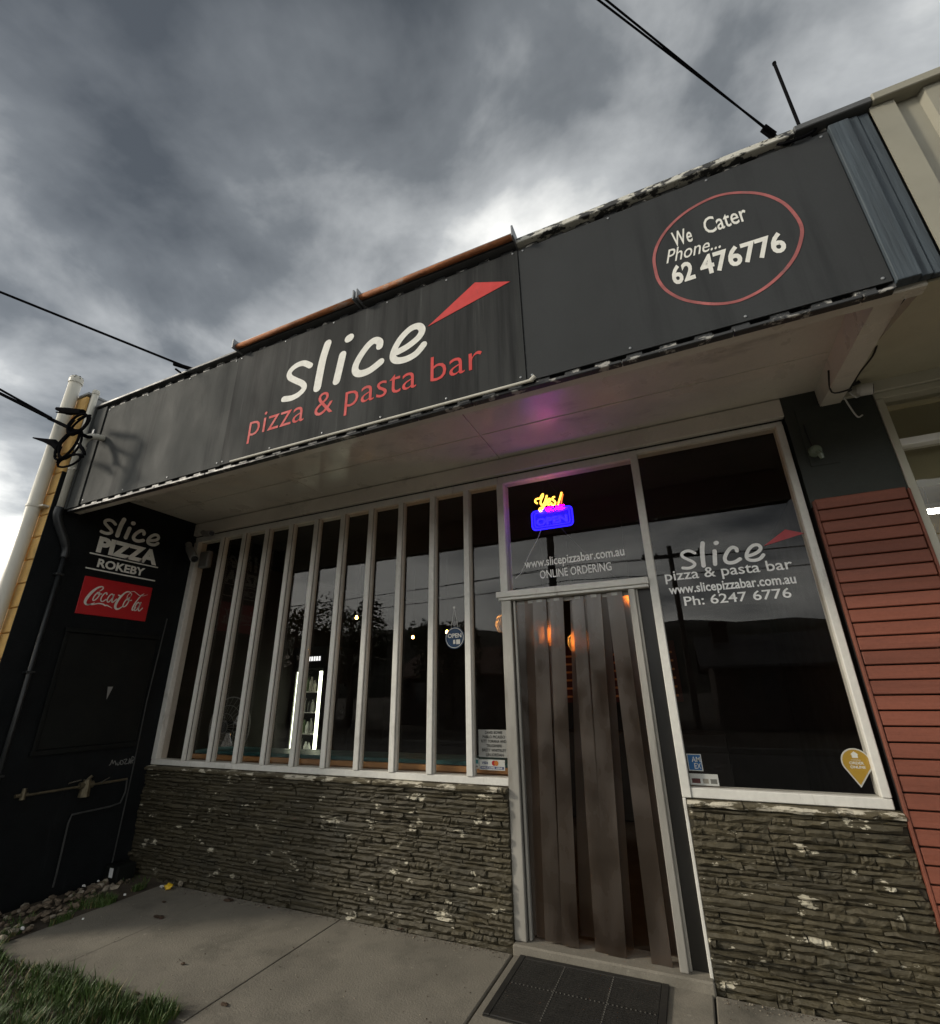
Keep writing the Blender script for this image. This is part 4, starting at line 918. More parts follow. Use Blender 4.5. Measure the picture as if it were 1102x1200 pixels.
for i, (xt, xb, y, zb, wd, am, yaw) in enumerate(ST):
    rnd = random.Random(50 + i); g = MB(); nz_, nx = 22, 4; b0 = len(g.v); ph = rnd.uniform(0, 6); ya = math.radians(yaw)
    for j in range(nz_ + 1):
        t = j / nz_; z = DT - 0.004 - (DT - 0.004 - zb) * t; xc = xt + (xb - xt) * t; a_ = ya * (0.6 + 0.4 * math.sin(2 * t + ph))
        bow = 0.006 * math.sin(math.pi * t) * math.sin(ph)
        for k in range(nx + 1):
            s = (k / nx - 0.5); cv = 0.0022 * (4 * s * s - 0.5) * math.cos(ph + t)
            g.v.append(Vector((xc + wd * s * math.cos(a_), y + wd * s * math.sin(a_) + cv + bow, z + 0.006 * s * math.sin(ph) * (j == nz_))))
    for j in range(nz_):
        for k in range(nx):
            p = b0 + j * (nx + 1) + k; g.f.append((p, p + 1, p + nx + 2, p + nx + 1)); g.mi.append(0)
    o = g.build('strip', 'strip_plastic_amber' if am else 'strip_plastic', cu)
    md = o.modifiers.new('thick', 'SOLIDIFY'); md.thickness = 0.0025
    g = MB(); g.box(xt - 0.02, xt + 0.02, y - 0.006, y - 0.003, DT - 0.03, DT - 0.008); g.build('hanger_clip', 'aluminium_worn', o)
mt = thing('door_mat', 'black ribbed rubber door mat on the footpath before the door', 'door mat', (-0.11, -0.34, 0.0))
MX0, MX1, MY0, MY1 = -0.495, 0.305, -0.635, -0.065
g = MB(); g.box(MX0, MX1, MY0, MY1, 0.001, 0.006); g.build('backing', 'rubber_mat', mt)
g = MB()
for a in ((MX0, MX0 + 0.035, MY0, MY1), (MX1 - 0.035, MX1, MY0, MY1), (MX0 + 0.036, MX1 - 0.036, MY0, MY0 + 0.035), (MX0 + 0.036, MX1 - 0.036, MY1 - 0.035, MY1)): g.box(*a, 0.0065, 0.013, bev=0.003)
g.build('border', 'rubber_mat', mt)
g = MB(); n = 26
for i in range(n):
    y = MY0 + 0.045 + (MY1 - MY0 - 0.09) * i / (n - 1); g.box(MX0 + 0.037, MX1 - 0.037, y - 0.006, y + 0.006, 0.0062, 0.0125)
for i in range(30):
    x = MX0 + 0.045 + (MX1 - MX0 - 0.09) * i / 29; g.box(x - 0.004, x + 0.004, MY0 + 0.037, MY1 - 0.037, 0.0063, 0.0115)
g.build('ribs', 'rubber_mat', mt, kind='stuff')
g = MB()
for i in range(26):
    y = MY0 + 0.045 + (MY1 - MY0 - 0.09) * i / 25
    for x in (MX0 + 0.27, MX0 + 0.53): g.lathe([(0.0045, 0.0125), (0.003, 0.0155)], (x, y, 0), n=6)
for i in range(34):
    x = MX0 + 0.05 + (MX1 - MX0 - 0.10) * i / 33; g.lathe([(0.0045, 0.0125), (0.003, 0.0155)], (x, (MY0 + MY1) / 2, 0), n=6)
g.build('studs', 'stud_grey', mt, kind='stuff')

# ------------------------------------------------------------------ things in and on the windows
ns_ = thing('neon_sign', 'glowing neon sign, orange script above a blue framed board, over the door', 'neon sign', at('y', 0.115, 648, 618))
NY = 0.115
def nz(a, b, y=NY): return at('y', y, 590 + a / 10, 560 + b / 10)
def tubes(name, sts, r, mat, y=NY, n=5):
    g = MB()
    for s in sts: g.tube(smooth_path([nz(a, b, y) for a, b in s], n), r, 8)
    return g.build(name, mat, ns_, smooth=True)
tubes('script_tube', [[(400, 300), (376, 282), (378, 258), (400, 244), (428, 240), (450, 205), (464, 190), (462, 218), (442, 265), (438, 300), (458, 318), (485, 285), (510, 205)],
      [(510, 205), (495, 275), (470, 345), (445, 388), (424, 382), (430, 358), (468, 338), (505, 308)],
      [(510, 298), (545, 275), (552, 250), (532, 246), (516, 275), (520, 310), (545, 312), (570, 290)], [(605, 222), (580, 230), (582, 256), (608, 280), (604, 310), (575, 315), (556, 302)], [(684, 168), (668, 225), (645, 300)], [(640, 310), (638, 316)]], 0.0075, 'neon_yellow')
tubes('script_tube', [[(700, 190), (688, 240), (680, 300)]], 0.0055, 'neon_orange', NY + 0.02)
NP = FR(NY)
def nrect(x0, z0, x1, z1, c):
    pts = []
    for cx_, cz_, a0 in ((x1 - c, z1 - c, 0), (x0 + c, z1 - c, 90), (x0 + c, z0 + c, 180), (x1 - c, z0 + c, 270)):
        for k in range(5): t = math.radians(a0 + 22.5 * k); pts.append(Vector((cx_ + c * math.cos(t), NY, cz_ + c * math.sin(t))))
    return pts + [pts[0]]
a, b = nz(345, 600), nz(800, 335); c0 = nz(345, 380); bx0, bx1, bz0, bz1 = (a.x), (b.x), nz(570, 585).z, nz(570, 362).z
g = MB(); g.tube(nrect(bx0, bz0, bx1, bz1, 0.03), 0.006, 8); g.tube(nrect(bx0 + 0.022, bz0 + 0.02, bx1 - 0.022, bz1 - 0.018, 0.02), 0.005, 8); g.build('border_tube', 'neon_blue', ns_, smooth=True)
g = MB(); g.prism([p + Vector((0, 0.014, 0)) for p in nrect(bx0, bz0, bx1, bz1, 0.03)[:-1]], (0, 0.004, 0)); g.build('backing_board', 'neon_board', ns_)
g = MB(); text(g, NP, 'WE ARE', nz(492, 392).x, nz(570, 392).z + 0.006, nz(720, 380).x - nz(492, 392).x, 0.034, bold=0.02, th=0.003); g.build('lettering', 'neon_pink', ns_)
g = MB(); text(g, NP, 'OPEN', bx0 + 0.032, bz0 + 0.034, bx1 - bx0 - 0.07, 0.062, bold=0.05, th=0.004); g.build('lettering', 'neon_blue', ns_)
g = MB()
ap = Vector(((bx0 + bx1) / 2 - 0.02, NY, 3.03))
for e0 in (nz(455, 170), nz(625, 180)): g.tube([ap, e0], 0.0018, 5)
g.build('chain', 'wire_black', ns_)
g = MB(); g.tube(smooth_path([nz(448, 592), nz(400, 720), nz(310, 890), nz(235, 1060), nz(205, 1120), nz(145, 1178)], 5), 0.0035, 6); g.build('cord', 'wire_white', ns_, smooth=True)
g = MB(); g.tube([nz(680, 592), nz(820, 740), nz(1000, 910), nz(1330, 1180)], 0.0035, 6); g.build('cord', 'wire_black', ns_)

IN = GLZ + 0.0075      # stickers and cards just inside the glass
OP = FR(IN)
os_ = thing('open_sign', 'round blue open sign hanging from a string behind the barred window', 'open sign', at('y', IN, 533, 760))
p = at('y', IN, 533, 747.5); RR = 0.082
g = MB(); g.lathe([(RR, 0.0), (RR, 0.004)], (p.x, IN + 0.001, p.z), 'y', 28); g.build('disc', 'open_blue', os_)
g = MB(); stroke(g, OP, [(p.x + RR * 0.9 * math.cos(t * math.pi / 12), p.z + RR * 0.9 * math.sin(t * math.pi / 12)) for t in range(25)], 0.004, 0.0015, 1); text(g, OP, 'OPEN', p.x - 0.058, p.z + 0.002, 0.116, 0.032, bold=0.03, th=0.0016)
g.box(p.x - 0.012, p.x + 0.006, IN - 0.0016, IN - 0.0008, p.z - 0.045, p.z - 0.015); g.box(p.x + 0.014, p.x + 0.046, IN - 0.0016, IN - 0.0008, p.z - 0.048, p.z - 0.014); g.build('lettering', 'vinyl_white', os_)
g = MB(); s0 = at('y', IN, 532.5, 712)
for sx in (-0.03, 0.03): g.tube([s0, (p.x + sx, IN, p.z + 0.074)], 0.0015, 5)
g.build('string', 'wire_white', os_); g = MB(); g.lathe([(0.010, 0), (0.006, -0.004)], s0, 'y', 10); g.build('suction_hook', 'plastic_white', os_)
po = thing('names_poster', 'grey paper with black lines of capital names low in the last barred pane', 'poster', at('y', IN, 578, 888))
x0, x1, z0, z1 = -0.775, -0.562, 1.006, 1.178
g = MB(); g.box(x0, x1, IN + 0.001, IN + 0.0022, z0, z1); g.build('sheet', 'paper_grey', po)
g = MB()
for k, (s, a, b) in enumerate((('DAVID BOWIE', .24, .84), ('PABLO PICASSO', .15, .93), ('RITT TORANA AND', .10, .97), ('TRUGANINI', .28, .80), ('BRETT WHITELEY', .12, .95), ('LIN JORDAN', .26, .86))):
    text(g, FR(IN), s, x0 + (x1 - x0) * a, z1 - 0.026 - 0.0278 * k, (x1 - x0) * (b - a), 0.0185, bold=0.02, th=0.0003)
g.build('lettering', 'ink_black', po)
cs_ = thing('card_sticker', 'white and blue card payment sticker below the names poster', 'sticker', at('y', IN, 578, 905))
x0, x1, z0, z1 = -0.772, -0.585, 0.928, 0.992
g = MB(); g.box(x0, x1, IN - 0.001, IN, z0, z1); g.box(-0.804, -0.776, IN - 0.001, IN, z0 + 0.005, z1 + 0.006); g.build('sheet', 'sticker_white', cs_)
g = MB(); g.box(x0 + 0.008, x1 - 0.008, IN - 0.0016, IN - 0.0011, z0 + 0.006, z0 + 0.022); text(g, FR(IN), 'VISA', x0 + 0.02, z0 + 0.036, 0.045, 0.015, bold=0.03, shear=0.25, th=0.0018); g.build('blue_print', 'sticker_navy', cs_)
g = MB(); text(g, FR(IN), 'WELCOME HERE', x0 + 0.014, z0 + 0.0095, 0.155, 0.0095, bold=0.02, th=0.0022); g.build('lettering', 'vinyl_white', cs_)
for dx, mm, dd in ((0.108, 'sign_red', 0.0015), (0.126, 'sticker_orange', 0.0018)):
    g = MB(); g.lathe([(0.016, 0), (0.016, -0.0003)], (x0 + dx, IN - dd, z0 + 0.043), 'y', 16); g.build('roundel', mm, cs_)
g = MB(); g.box(-0.800, -0.780, IN - 0.0016, IN - 0.0011, z0 + 0.036, z0 + 0.060); g.build('teal_print', 'sticker_teal', cs_)
g = MB(); g.box(-0.798, -0.783, IN - 0.0016, IN - 0.0011, z0 + 0.013, z0 + 0.024); g.build('grey_print', 'plastic_grey', cs_)
ax_ = thing('charge_card_sticker', 'blue square sticker with white letters low left in the right window', 'sticker', at('y', IN, 813, 902))
x0, x1, z0, z1 = 0.558, 0.636, 0.976, 1.064
g = MB(); g.box(x0, x1, IN - 0.001, IN, z0, z1, bev=0.0004); g.build('border', 'sticker_white', ax_)
g = MB(); g.box(x0 + 0.005, x1 - 0.005, IN - 0.0016, IN - 0.0011, z0 + 0.005, z1 - 0.005); g.build('field', 'sticker_blue', ax_)
g = MB(); text(g, FR(IN), 'AM', x0 + 0.024, z0 + 0.046, 0.046, 0.028, bold=0.01, th=0.002); text(g, FR(IN), 'EX', x0 + 0.034, z0 + 0.012, 0.036, 0.028, bold=0.01, th=0.002); g.build('lettering', 'vinyl_white', ax_)
vi = thing('payment_sticker', 'small white sticker with three card pictures under the blue square sticker', 'sticker', at('y', IN, 823, 920))
x0, x1, z0, z1 = 0.556, 0.706, 0.903, 0.962
g = MB(); g.box(x0, x1, IN - 0.001, IN, z0, z1); g.build('sheet', 'sticker_white', vi)
for (a, b, mm) in ((0.010, 0.055, 'sticker_maroon'), (0.068, 0.098, 'sticker_dull'), (0.108, 0.142, 'plastic_grey')):
    g = MB(); g.box(x0 + a, x0 + b, IN - 0.0016, IN - 0.0011, z0 + 0.010, z0 + 0.034); g.build('card_picture', mm, vi)
od = thing('order_sticker', 'yellow teardrop order online sticker low right in the right window', 'sticker', at('y', IN, 1003, 922))
def drop(s, y):
    c = Vector((1.378, y, 1.048)); pts = [c + Vector((0.066 * s * math.cos(t), 0, 0.066 * s * math.sin(t))) for t in [math.radians(-25 + 230 * k / 20) for k in range(21)]]
    return pts + [c + Vector((-0.008, 0, -0.118 * s))]
g = MB(); g.prism(drop(1.0, IN), (0, -0.001, 0)); g.build('border', 'sticker_white', od)
g = MB(); g.prism(drop(0.90, IN - 0.0012), (0, -0.0005, 0)); g.build('field', 'sticker_yellow', od)
g = MB(); text(g, FR(IN), 'ORDER', 1.346, 1.038, 0.064, 0.013, bold=0.03, th=0.0022); text(g, FR(IN), 'ONLINE', 1.346, 1.019, 0.066, 0.013, bold=0.03, th=0.0022)
g.prism([(1.365, IN - 0.0018, 1.068), (1.391, IN - 0.0018, 1.068), (1.391, IN - 0.0018, 1.084), (1.396, IN - 0.0018, 1.084), (1.378, IN - 0.0018, 1.099), (1.360, IN - 0.0018, 1.084), (1.365, IN - 0.0018, 1.084)], (0, -0.0005, 0))
text(g, FR(IN), 'menulog', 1.358, 1.056, 0.040, 0.006, th=0.0022); g.build('lettering', 'vinyl_white', od)

# ------------------------------------------------------------------ inside the shop
ct = thing('window_counter', 'timber counter with teal top along the inside of the barred window', 'counter', (-2.1, 0.33, 0))
g = MB(); g.box(-3.86, -0.56, 0.26, 0.50, 0.05, 0.905, bev=0.004); g.build('carcass', 'ledge_timber', ct)
g = MB(); g.box(-3.88, -0.56, 0.235, 0.259, 0.875, 0.915, bev=0.004); g.build('edge_strip', 'ledge_timber', ct)
g = MB(); g.box(-3.87, -0.555, 0.262, 0.62, 0.9155, 0.945, bev=0.004); g.build('counter_top', 'teal_top', ct)
fg = thing('drinks_fridge', 'tall drinks fridge with lit shelves seen through the barred window', 'fridge', (-4.28, 2.45, 0.05))
x0, x1 = -4.56, -4.00; y0 = 2.2
g = MB(); g.box(x0, x1, y0 + 0.55, y0 + 0.6, 0.05, 2.08); g.box(x0, x0 + 0.04, y0, y0 + 0.55, 0.05, 2.08); g.box(x1 - 0.04, x1, y0, y0 + 0.55, 0.05, 2.08); g.box(x0 + 0.04, x1 - 0.04, y0, y0 + 0.55, 1.78, 2.08); g.box(x0 + 0.04, x1 - 0.04, y0, y0 + 0.55, 0.05, 0.3); g.build('cabinet', 'appliance_black', fg)
g = MB(); g.box(x1 - 0.125, x1 - 0.055, y0 + 0.03, y0 + 0.045, 0.35, 1.74); g.box(x0 + 0.045, x0 + 0.06, y0 + 0.02, y0 + 0.05, 0.35, 1.74); g.build('lamp_strip', 'fridge_light', fg)
for k in range(5):
    g = MB(); g.box(x0 + 0.045, x1 - 0.045, y0 + 0.06, y0 + 0.5, 0.38 + 0.27 * k, 0.395 + 0.27 * k); g.build('shelf', 'plastic_white', fg)
g = MB(); [g.box(x0 + 0.2 + 0.045 * k, x0 + 0.23 + 0.045 * k, y0 - 0.002, y0 - 0.001, 1.88, 1.94) for k in range(6)]; g.build('header_marks', 'fridge_word', fg)
cols = ['sticker_white', 'plastic_grey', 'leaf', 'sticker_white', 'appliance_black', 'plastic_grey', 'sticker_dull']
for k in range(5):
    for i in range(4):
        h = random.uniform(0.14, 0.2); x = x0 + 0.08 + i * 0.058; z = 0.395 + 0.27 * k
        g = MB(); g.lathe([(0.028, 0), (0.028, h * 0.65), (0.013, h * 0.85), (0.013, h)], (x, y0 + 0.16, z), n=10)
        g.build('bottle', random.choice(cols), None, 'drink bottle standing on a lit shelf inside the fridge', 'bottle', 'bottles in the drinks fridge')
fn = thing('pedestal_fan', 'round metal cage fan standing behind the far left bars', 'fan', (-4.0, 0.78, 0.05))
fc = at('y', 0.72, 266, 852); FRAD = 0.30
g = MB()
for rr_ in (FRAD, FRAD * 0.72, FRAD * 0.45, FRAD * 0.2):
    g.tube([fc + Vector((rr_ * math.cos(t * math.pi / 16), -0.05 + 0.08 * (rr_ / FRAD) ** 2, rr_ * math.sin(t * math.pi / 16))) for t in range(33)], 0.006 if rr_ == FRAD else 0.0025, 6)
for k in range(24):
    t = k * math.pi / 12; g.tube([fc + Vector((s_ * FRAD * math.cos(t), -0.05 + 0.08 * s_ * s_, s_ * FRAD * math.sin(t))) for s_ in (0.1, 0.4, 0.7, 1.0)], 0.0018, 4)
g.build('cage', 'plastic_grey', fn)
for k in range(3):
    t0 = 0.5 + k * 2.094; g = MB(); g.prism([fc + Vector((r_ * math.cos(t0 + a_), 0.03 + 0.03 * a_, r_ * math.sin(t0 + a_))) for r_, a_ in ((0.04, -0.2), (0.21, -0.35), (0.235, 0.0), (0.21, 0.4), (0.04, 0.25))], (0, 0.003, 0)); g.build('blade', 'chrome', fn)
g = MB(); g.lathe([(0.05, -0.05), (0.06, 0.0), (0.06, 0.12), (0.03, 0.14)], fc, 'y', 16); g.build('motor', 'appliance_black', fn)
g = MB(); g.tube([fc + Vector((0, 0.08, -0.04)), (fc.x, fc.y + 0.08, 0.08)], 0.016, 8); g.lathe([(0.2, 0.05), (0.2, 0.07), (0.03, 0.09)], (fc.x, fc.y + 0.08, 0), n=20); g.build('stand', 'appliance_black', fn)
# pendant lamps
for (px, py, y, big, lab) in ((418, 724, 1.6, 0, 'small warm pendant lamp seen through the middle bars'), (484, 747, 2.4, 0, 'tiny warm pendant lamp deep in the room left of the open sign'), (524, 741, 1.9, 0, 'warm pendant lamp just left of the open sign'), (592, 730, 1.4, 1, 'perforated glowing pendant lamp beside the door jamb'), (641, 744, 1.9, 1, 'warm pendant lamp glowing through the left curtain strips'), (676, 752, 2.1, 1, 'warm perforated pendant lamp behind the gap in the curtain'), (740, 699, 1.5, 1, 'warm pendant lamp behind the top right of the curtain'), (370, 770, 3.0, 0, 'small pendant lamp above the drinks fridge')):
    c = at('y', y, px, py); t = thing('pendant_lamp', lab, 'lamp', c - Vector((0, 0, 0.1)), 'pendant lamps in the shop')
    rb = 0.028 if big else 0.017
    g = MB(); g.lathe([(0.004, -rb), (rb * .8, -rb * .6), (rb, 0), (rb * .8, rb * .6), (0.008, rb * 1.4)], c, 'z', 12); g.build('bulb', 'bulb_warm', t, smooth=True)
    g = MB(); g.tube([c + Vector((0, 0, rb * 1.3)), (c.x, c.y, 3.10)], 0.004, 6); g.build('cord', 'wire_black', t)
    if big:
        g = MB()
        for k in range(14):
            a_ = 2 * math.pi * k / 14; g.tube([c + Vector((r_ * math.cos(a_ + h_), r_ * math.sin(a_ + h_), z_)) for r_, z_, h_ in ((0.03, 0.10, 0), (0.09, 0.05, .2), (0.10, -0.02, .4), (0.075, -0.09, .6))], 0.0035, 4)
            g.tube([c + Vector((r_ * math.cos(a_ - h_), r_ * math.sin(a_ - h_), z_)) for r_, z_, h_ in ((0.03, 0.10, 0), (0.09, 0.05, .2), (0.10, -0.02, .4), (0.075, -0.09, .6))], 0.0035, 4)
        g.build('wire_shade', 'brass_dull', t)
# menu board and a red shelf unit that show in the gap of the curtain
mb_ = thing('menu_board', 'red menu board on the back wall seen through the curtain gap', 'menu board', (-0.5, 4.5, 1.2))
g = MB(); g.box(-1.6, 0.5, 4.55, 4.59, 1.25, 2.1); g.build('board', 'room_red', mb_)
for k in range(6):
    g = MB(); g.box(-1.55, 0.45, 4.545, 4.549, 1.32 + 0.12 * k, 1.35 + 0.12 * k); g.build('menu_line', 'sticker_orange', mb_)
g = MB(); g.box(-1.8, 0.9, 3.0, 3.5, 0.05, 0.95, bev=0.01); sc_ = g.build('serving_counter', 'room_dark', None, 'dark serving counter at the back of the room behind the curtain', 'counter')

# ------------------------------------------------------------------ rocks, litter, grass by the wall
def rock_mesh(seed, mat):
    rnd = random.Random(seed); bm = bmesh.new(); bmesh.ops.create_icosphere(bm, subdivisions=1, radius=1)
    for v in bm.verts: v.co *= rnd.uniform(0.7, 1.15); v.co.z *= 0.65
    me = bpy.data.meshes.new('rock'); bm.to_mesh(me); bm.free(); me.materials.append(MATS[mat]); return me
RM = [rock_mesh(k, 'rock_pale' if k % 3 == 0 else 'rock_brown') for k in range(9)]
rnd = random.Random(21); nr = 0
for k in range(150):
    y = rnd.uniform(-1.20, -0.12); x = rnd.uniform(-4.06, -4.06 + 0.16 + 0.34 * min(1, (-y) / 0.9)); s = rnd.uniform(0.010, 0.036)
    o = bpy.data.objects.new('rock', RM[k % 9]); link(o); o.location = (x, y, 0.012 + s * 0.3); o.scale = (s, s * rnd.uniform(.7, 1.2), s * rnd.uniform(.7, 1.1)); o.rotation_euler = (rnd.uniform(-.4, .4), rnd.uniform(-.4, .4), rnd.uniform(0, 6))
    tag(o, 'rough stone lying in the bed at the foot of the black wall', 'rock', 'loose rocks along the black wall')
def blade(g, x, y, z, h, lean, az, wd, mi):
    d = Vector((math.cos(az), math.sin(az), 0)); n = Vector((-d.y, d.x, 0)) * wd
    p0 = Vector((x, y, z)); p1 = p0 + d * lean * 0.35 + Vector((0, 0, h * 0.6)); p2 = p0 + d * lean + Vector((0, 0, h))
    b = len(g.v); g.v += [p0 - n, p0 + n, p1 + n * 0.7, p1 - n * 0.7, p2]
    g.f += [(b, b + 1, b + 2, b + 3), (b + 3, b + 2, b + 4)]; g.mi += [mi, mi]
g = MB(); rnd = random.Random(4)
for k in range(620):
    tx = -1.84 - abs(rnd.gauss(0, 0.95)); ty = -1.14 - rnd.random() ** 1.2 * 1.3
    big = max(0.0, noise.noise(Vector((tx * 2.0, ty * 2.0, 3))) + 0.35); rad = rnd.uniform(0.03, 0.09); hh = rnd.uniform(0.015, 0.04) + 0.085 * big * rnd.uniform(0.4, 1.2)
    if ty > -1.24: hh *= 0.8
    for q_ in range(int(18 + 26 * big)):
        a = rnd.uniform(0, 6.28); r_ = rad * rnd.random() ** 0.6; x = tx + r_ * math.cos(a); y = ty + r_ * math.sin(a)
        if y > -1.17 + 0.10 * noise.noise(Vector((x * 3.1, 0.5, 2))) or x > -1.83 + 0.06 * noise.noise(Vector((y * 6, 4.0, 2))): continue
        h = hh * rnd.uniform(0.35, 1.25); lean = h * rnd.uniform(0.15, 1.1)
        blade(g, x, y, -0.004, h, lean, a + rnd.gauss(0, 0.7), rnd.uniform(0.0016, 0.0042), 1 if rnd.random() < 0.10 else 0)
o = g.build('verge_grass', ['grass', 'grass_dry'], None, 'long green grass growing over the footpath edge at lower left', 'grass', kind='stuff')
g = MB()
for k in range(4200):
    y = -1.2 + 1.12 * rnd.random(); x = -3.545 - abs(rnd.gauss(0, 0.13))
    if x < -4.08 or noise.noise(Vector((x * 5, y * 5, 1))) < 0.02: continue
    h = rnd.uniform(0.012, 0.055); blade(g, x, y, 0.0, h, h * rnd.uniform(0.3, 1.0), rnd.uniform(0, 6.28), rnd.uniform(0.002, 0.005), 1 if rnd.random() < 0.15 else 0)
g.build('edge_grass', ['grass', 'grass_dry'], None, 'low weeds and grass between the rocks and the concrete path', 'grass', kind='stuff')
# litter
def crumple(name, px, py, s, mat, label, z=0.0, seed=1):
    rnd = random.Random(seed); c = at('z', z, px, py); bm = bmesh.new(); bmesh.ops.create_icosphere(bm, subdivisions=2, radius=1)
    for v in bm.verts:
        k = rnd.uniform(0.55, 1.2); v.co = Vector((v.co.x * s[0] * k, v.co.y * s[1] * k, max(-0.9, v.co.z) * s[2] * k))
    g = MB(); g.add(bm); lo = min(v.z for v in g.v)
    for v in g.v: v += Vector((c.x, c.y, z - lo + 0.001))
    return g.build(name, mat, None, label, {'dead_leaf': 'leaf', 'pebble': 'pebble'}.get(name, 'litter'))
crumple('crumpled_wrapper', 197, 1043, (0.038, 0.028, 0.022), 'litter_yellow', 'bright yellow crumpled wrapper at the foot of the stone wall', seed=3)
crumple('pebble', 211, 1040, (0.018, 0.018, 0.024), 'rock_pale', 'pale pebble beside the yellow wrapper', seed=4)
crumple('paper_scrap', 189, 1041, (0.022, 0.012, 0.010), 'litter_white', 'white scrap touching the yellow wrapper', seed=8)
for i, (px, py, s) in enumerate(((98, 1040, .018), (125, 1026, .026), (115, 1034, .014), (75, 1072, .016), (97, 1078, .012), (146, 1050, .014), (26, 1090, .018), (109, 1040, .014))):
    crumple('paper_scrap', px, py, (s, s * .6, s * .5), 'litter_white', ['white scrap of litter lying among the rocks by the black wall'][0], 0.02, 30 + i)['group'] = 'white litter among the rocks'
for i, (px, py, s) in enumerate(((186, 1076, .05), (192, 1058, .02), (214, 1131, .018), (268, 1056, .05), (160, 1166, .022), (263, 1179, .025), (315, 1065, .012), (470, 1090, .03))):
    crumple('dead_leaf', px, py, (s, s * .5, .006), 'dead_leaf', 'dark dead leaf lying on the concrete path', 0.0, 60 + i)['group'] = 'dead leaves on the path'
g = MB(); rnd = random.Random(77)
for k in range(1500):
    x = rnd.uniform(-3.55, 1.5); y = -0.062 - abs(rnd.gauss(0, 0.035)) if rnd.random() < 0.8 else rnd.uniform(-1.15, -0.1)
    if -0.56 < x < 0.55 and y > -0.66: continue
    s_ = rnd.uniform(0.0012, 0.005); a = rnd.uniform(0, 6.28); c = Vector((x, y, 0.002))
    p3 = [c + Vector((s_ * math.cos(a + t), s_ * math.sin(a + t), 0)) for t in (0, 2.1, 4.2)]; g.face(p3, k % 2); top = c + Vector((0, 0, s_ * 0.9))
    for q_ in range(3): g.face([p3[q_], p3[(q_ + 1) % 3], top], k % 2)
g.build('path_grit', ['dead_leaf', 'rock_pale'], None, 'fine grit and crumbs of leaf along the foot of the stone wall', 'grit', kind='stuff')
bx = thing('small_box', 'small black box with a white label in the corner of the stone wall', 'box', (-3.98, -0.16, 0))
g = MB(); g.box(-4.075, -3.90, -0.24, -0.08, 0.01, 0.13, bev=0.012); g.build('body', 'black_panel', bx)
g = MB(); g.box(-3.9992, -3.952, -0.2415, -0.2403, 0.05, 0.115); g.build('paper_label', 'sticker_white', bx)

# ------------------------------------------------------------------ across the street: seen in the glass
def gable_house(x, y, wx, wy, h, rh, wallm, roofm, label, chim=True):
    t = thing('house', label, 'house', (x, y, -0.15))
    x0, x1, y0, y1 = x - wx / 2, x + wx / 2, y - wy / 2, y + wy / 2
    g = MB(); g.box(x0, x1, y0, y1, -0.15, h); g.prism([(x0 + 0.01, y0, h), (x0 + 0.01, y1, h), (x0 + 0.01, y, h + rh * 0.96)], (0.15, 0, 0)); g.prism([(x1 - 0.16, y0, h), (x1 - 0.16, y1, h), (x1 - 0.16, y, h + rh * 0.96)], (0.15, 0, 0)); g.build('wall', wallm, t)
    e = 0.5; k = rh / (wy / 2); g = MB()
    for s in (-1, 1):
        ye = y + s * (wy / 2 + e); ze = h - e * k
        g.prism([(x0 - e, ye, ze), (x0 - e, y, h + rh), (x0 - e, y, h + rh + 0.12), (x0 - e, ye, ze + 0.12)], (wx + 2 * e, 0, 0))
    rf = g.build('roof', roofm, t)
    if chim: g = MB(); g.box(x0 + 0.3, x0 + 1.0, y + 0.3, y + 1.0, h, h + rh + 0.55); g.box(x0 + 0.22, x0 + 1.08, y + 0.22, y + 1.08, h + rh + 0.55, h + rh + 0.68); g.build('chimney', 'house_brick', rf)
    nwin = max(2, int(wx // 2.6))
    for i in range(nwin):
        cx_ = x0 + wx * (i + 0.5) / nwin
        if i == nwin // 2:
            g = MB(); g.box(cx_ - 0.45, cx_ + 0.45, y1 + 0.002, y1 + 0.05, -0.1, 2.0); g.build('door', 'jamb_dark', t)
        else:
            g = MB(); g.box(cx_ - 0.75, cx_ + 0.75, y1 + 0.002, y1 + 0.06, 0.85, 2.05); wn = g.build('window', 'bark', t)
            for s in (-1, 1):
                g = MB(); g.box(cx_ + s * 0.36 - 0.31, cx_ + s * 0.36 + 0.31, y1 + 0.061, y1 + 0.07, 0.93, 1.97); g.build('pane', 'house_glass', wn)
    return t
gable_house(6.3, -23.5, 9.5, 7, 2.35, 1.35, 'house_brick', 'roof_grey', 'low dark brick house with grey roof and chimney across the street')
gable_house(-9.5, -24.5, 10, 7, 2.4, 1.5, 'house_brick', 'roof_tile', 'brick house with tiled roof across the street')
gable_house(-27, -22, 9, 7, 2.4, 1.5, 'house_wall', 'roof_tile', 'cream house with tiled roof far left across the street')
gable_house(19, -24, 9, 7, 2.4, 1.5, 'house_brick', 'roof_grey', 'brick house with grey roof far right across the street')
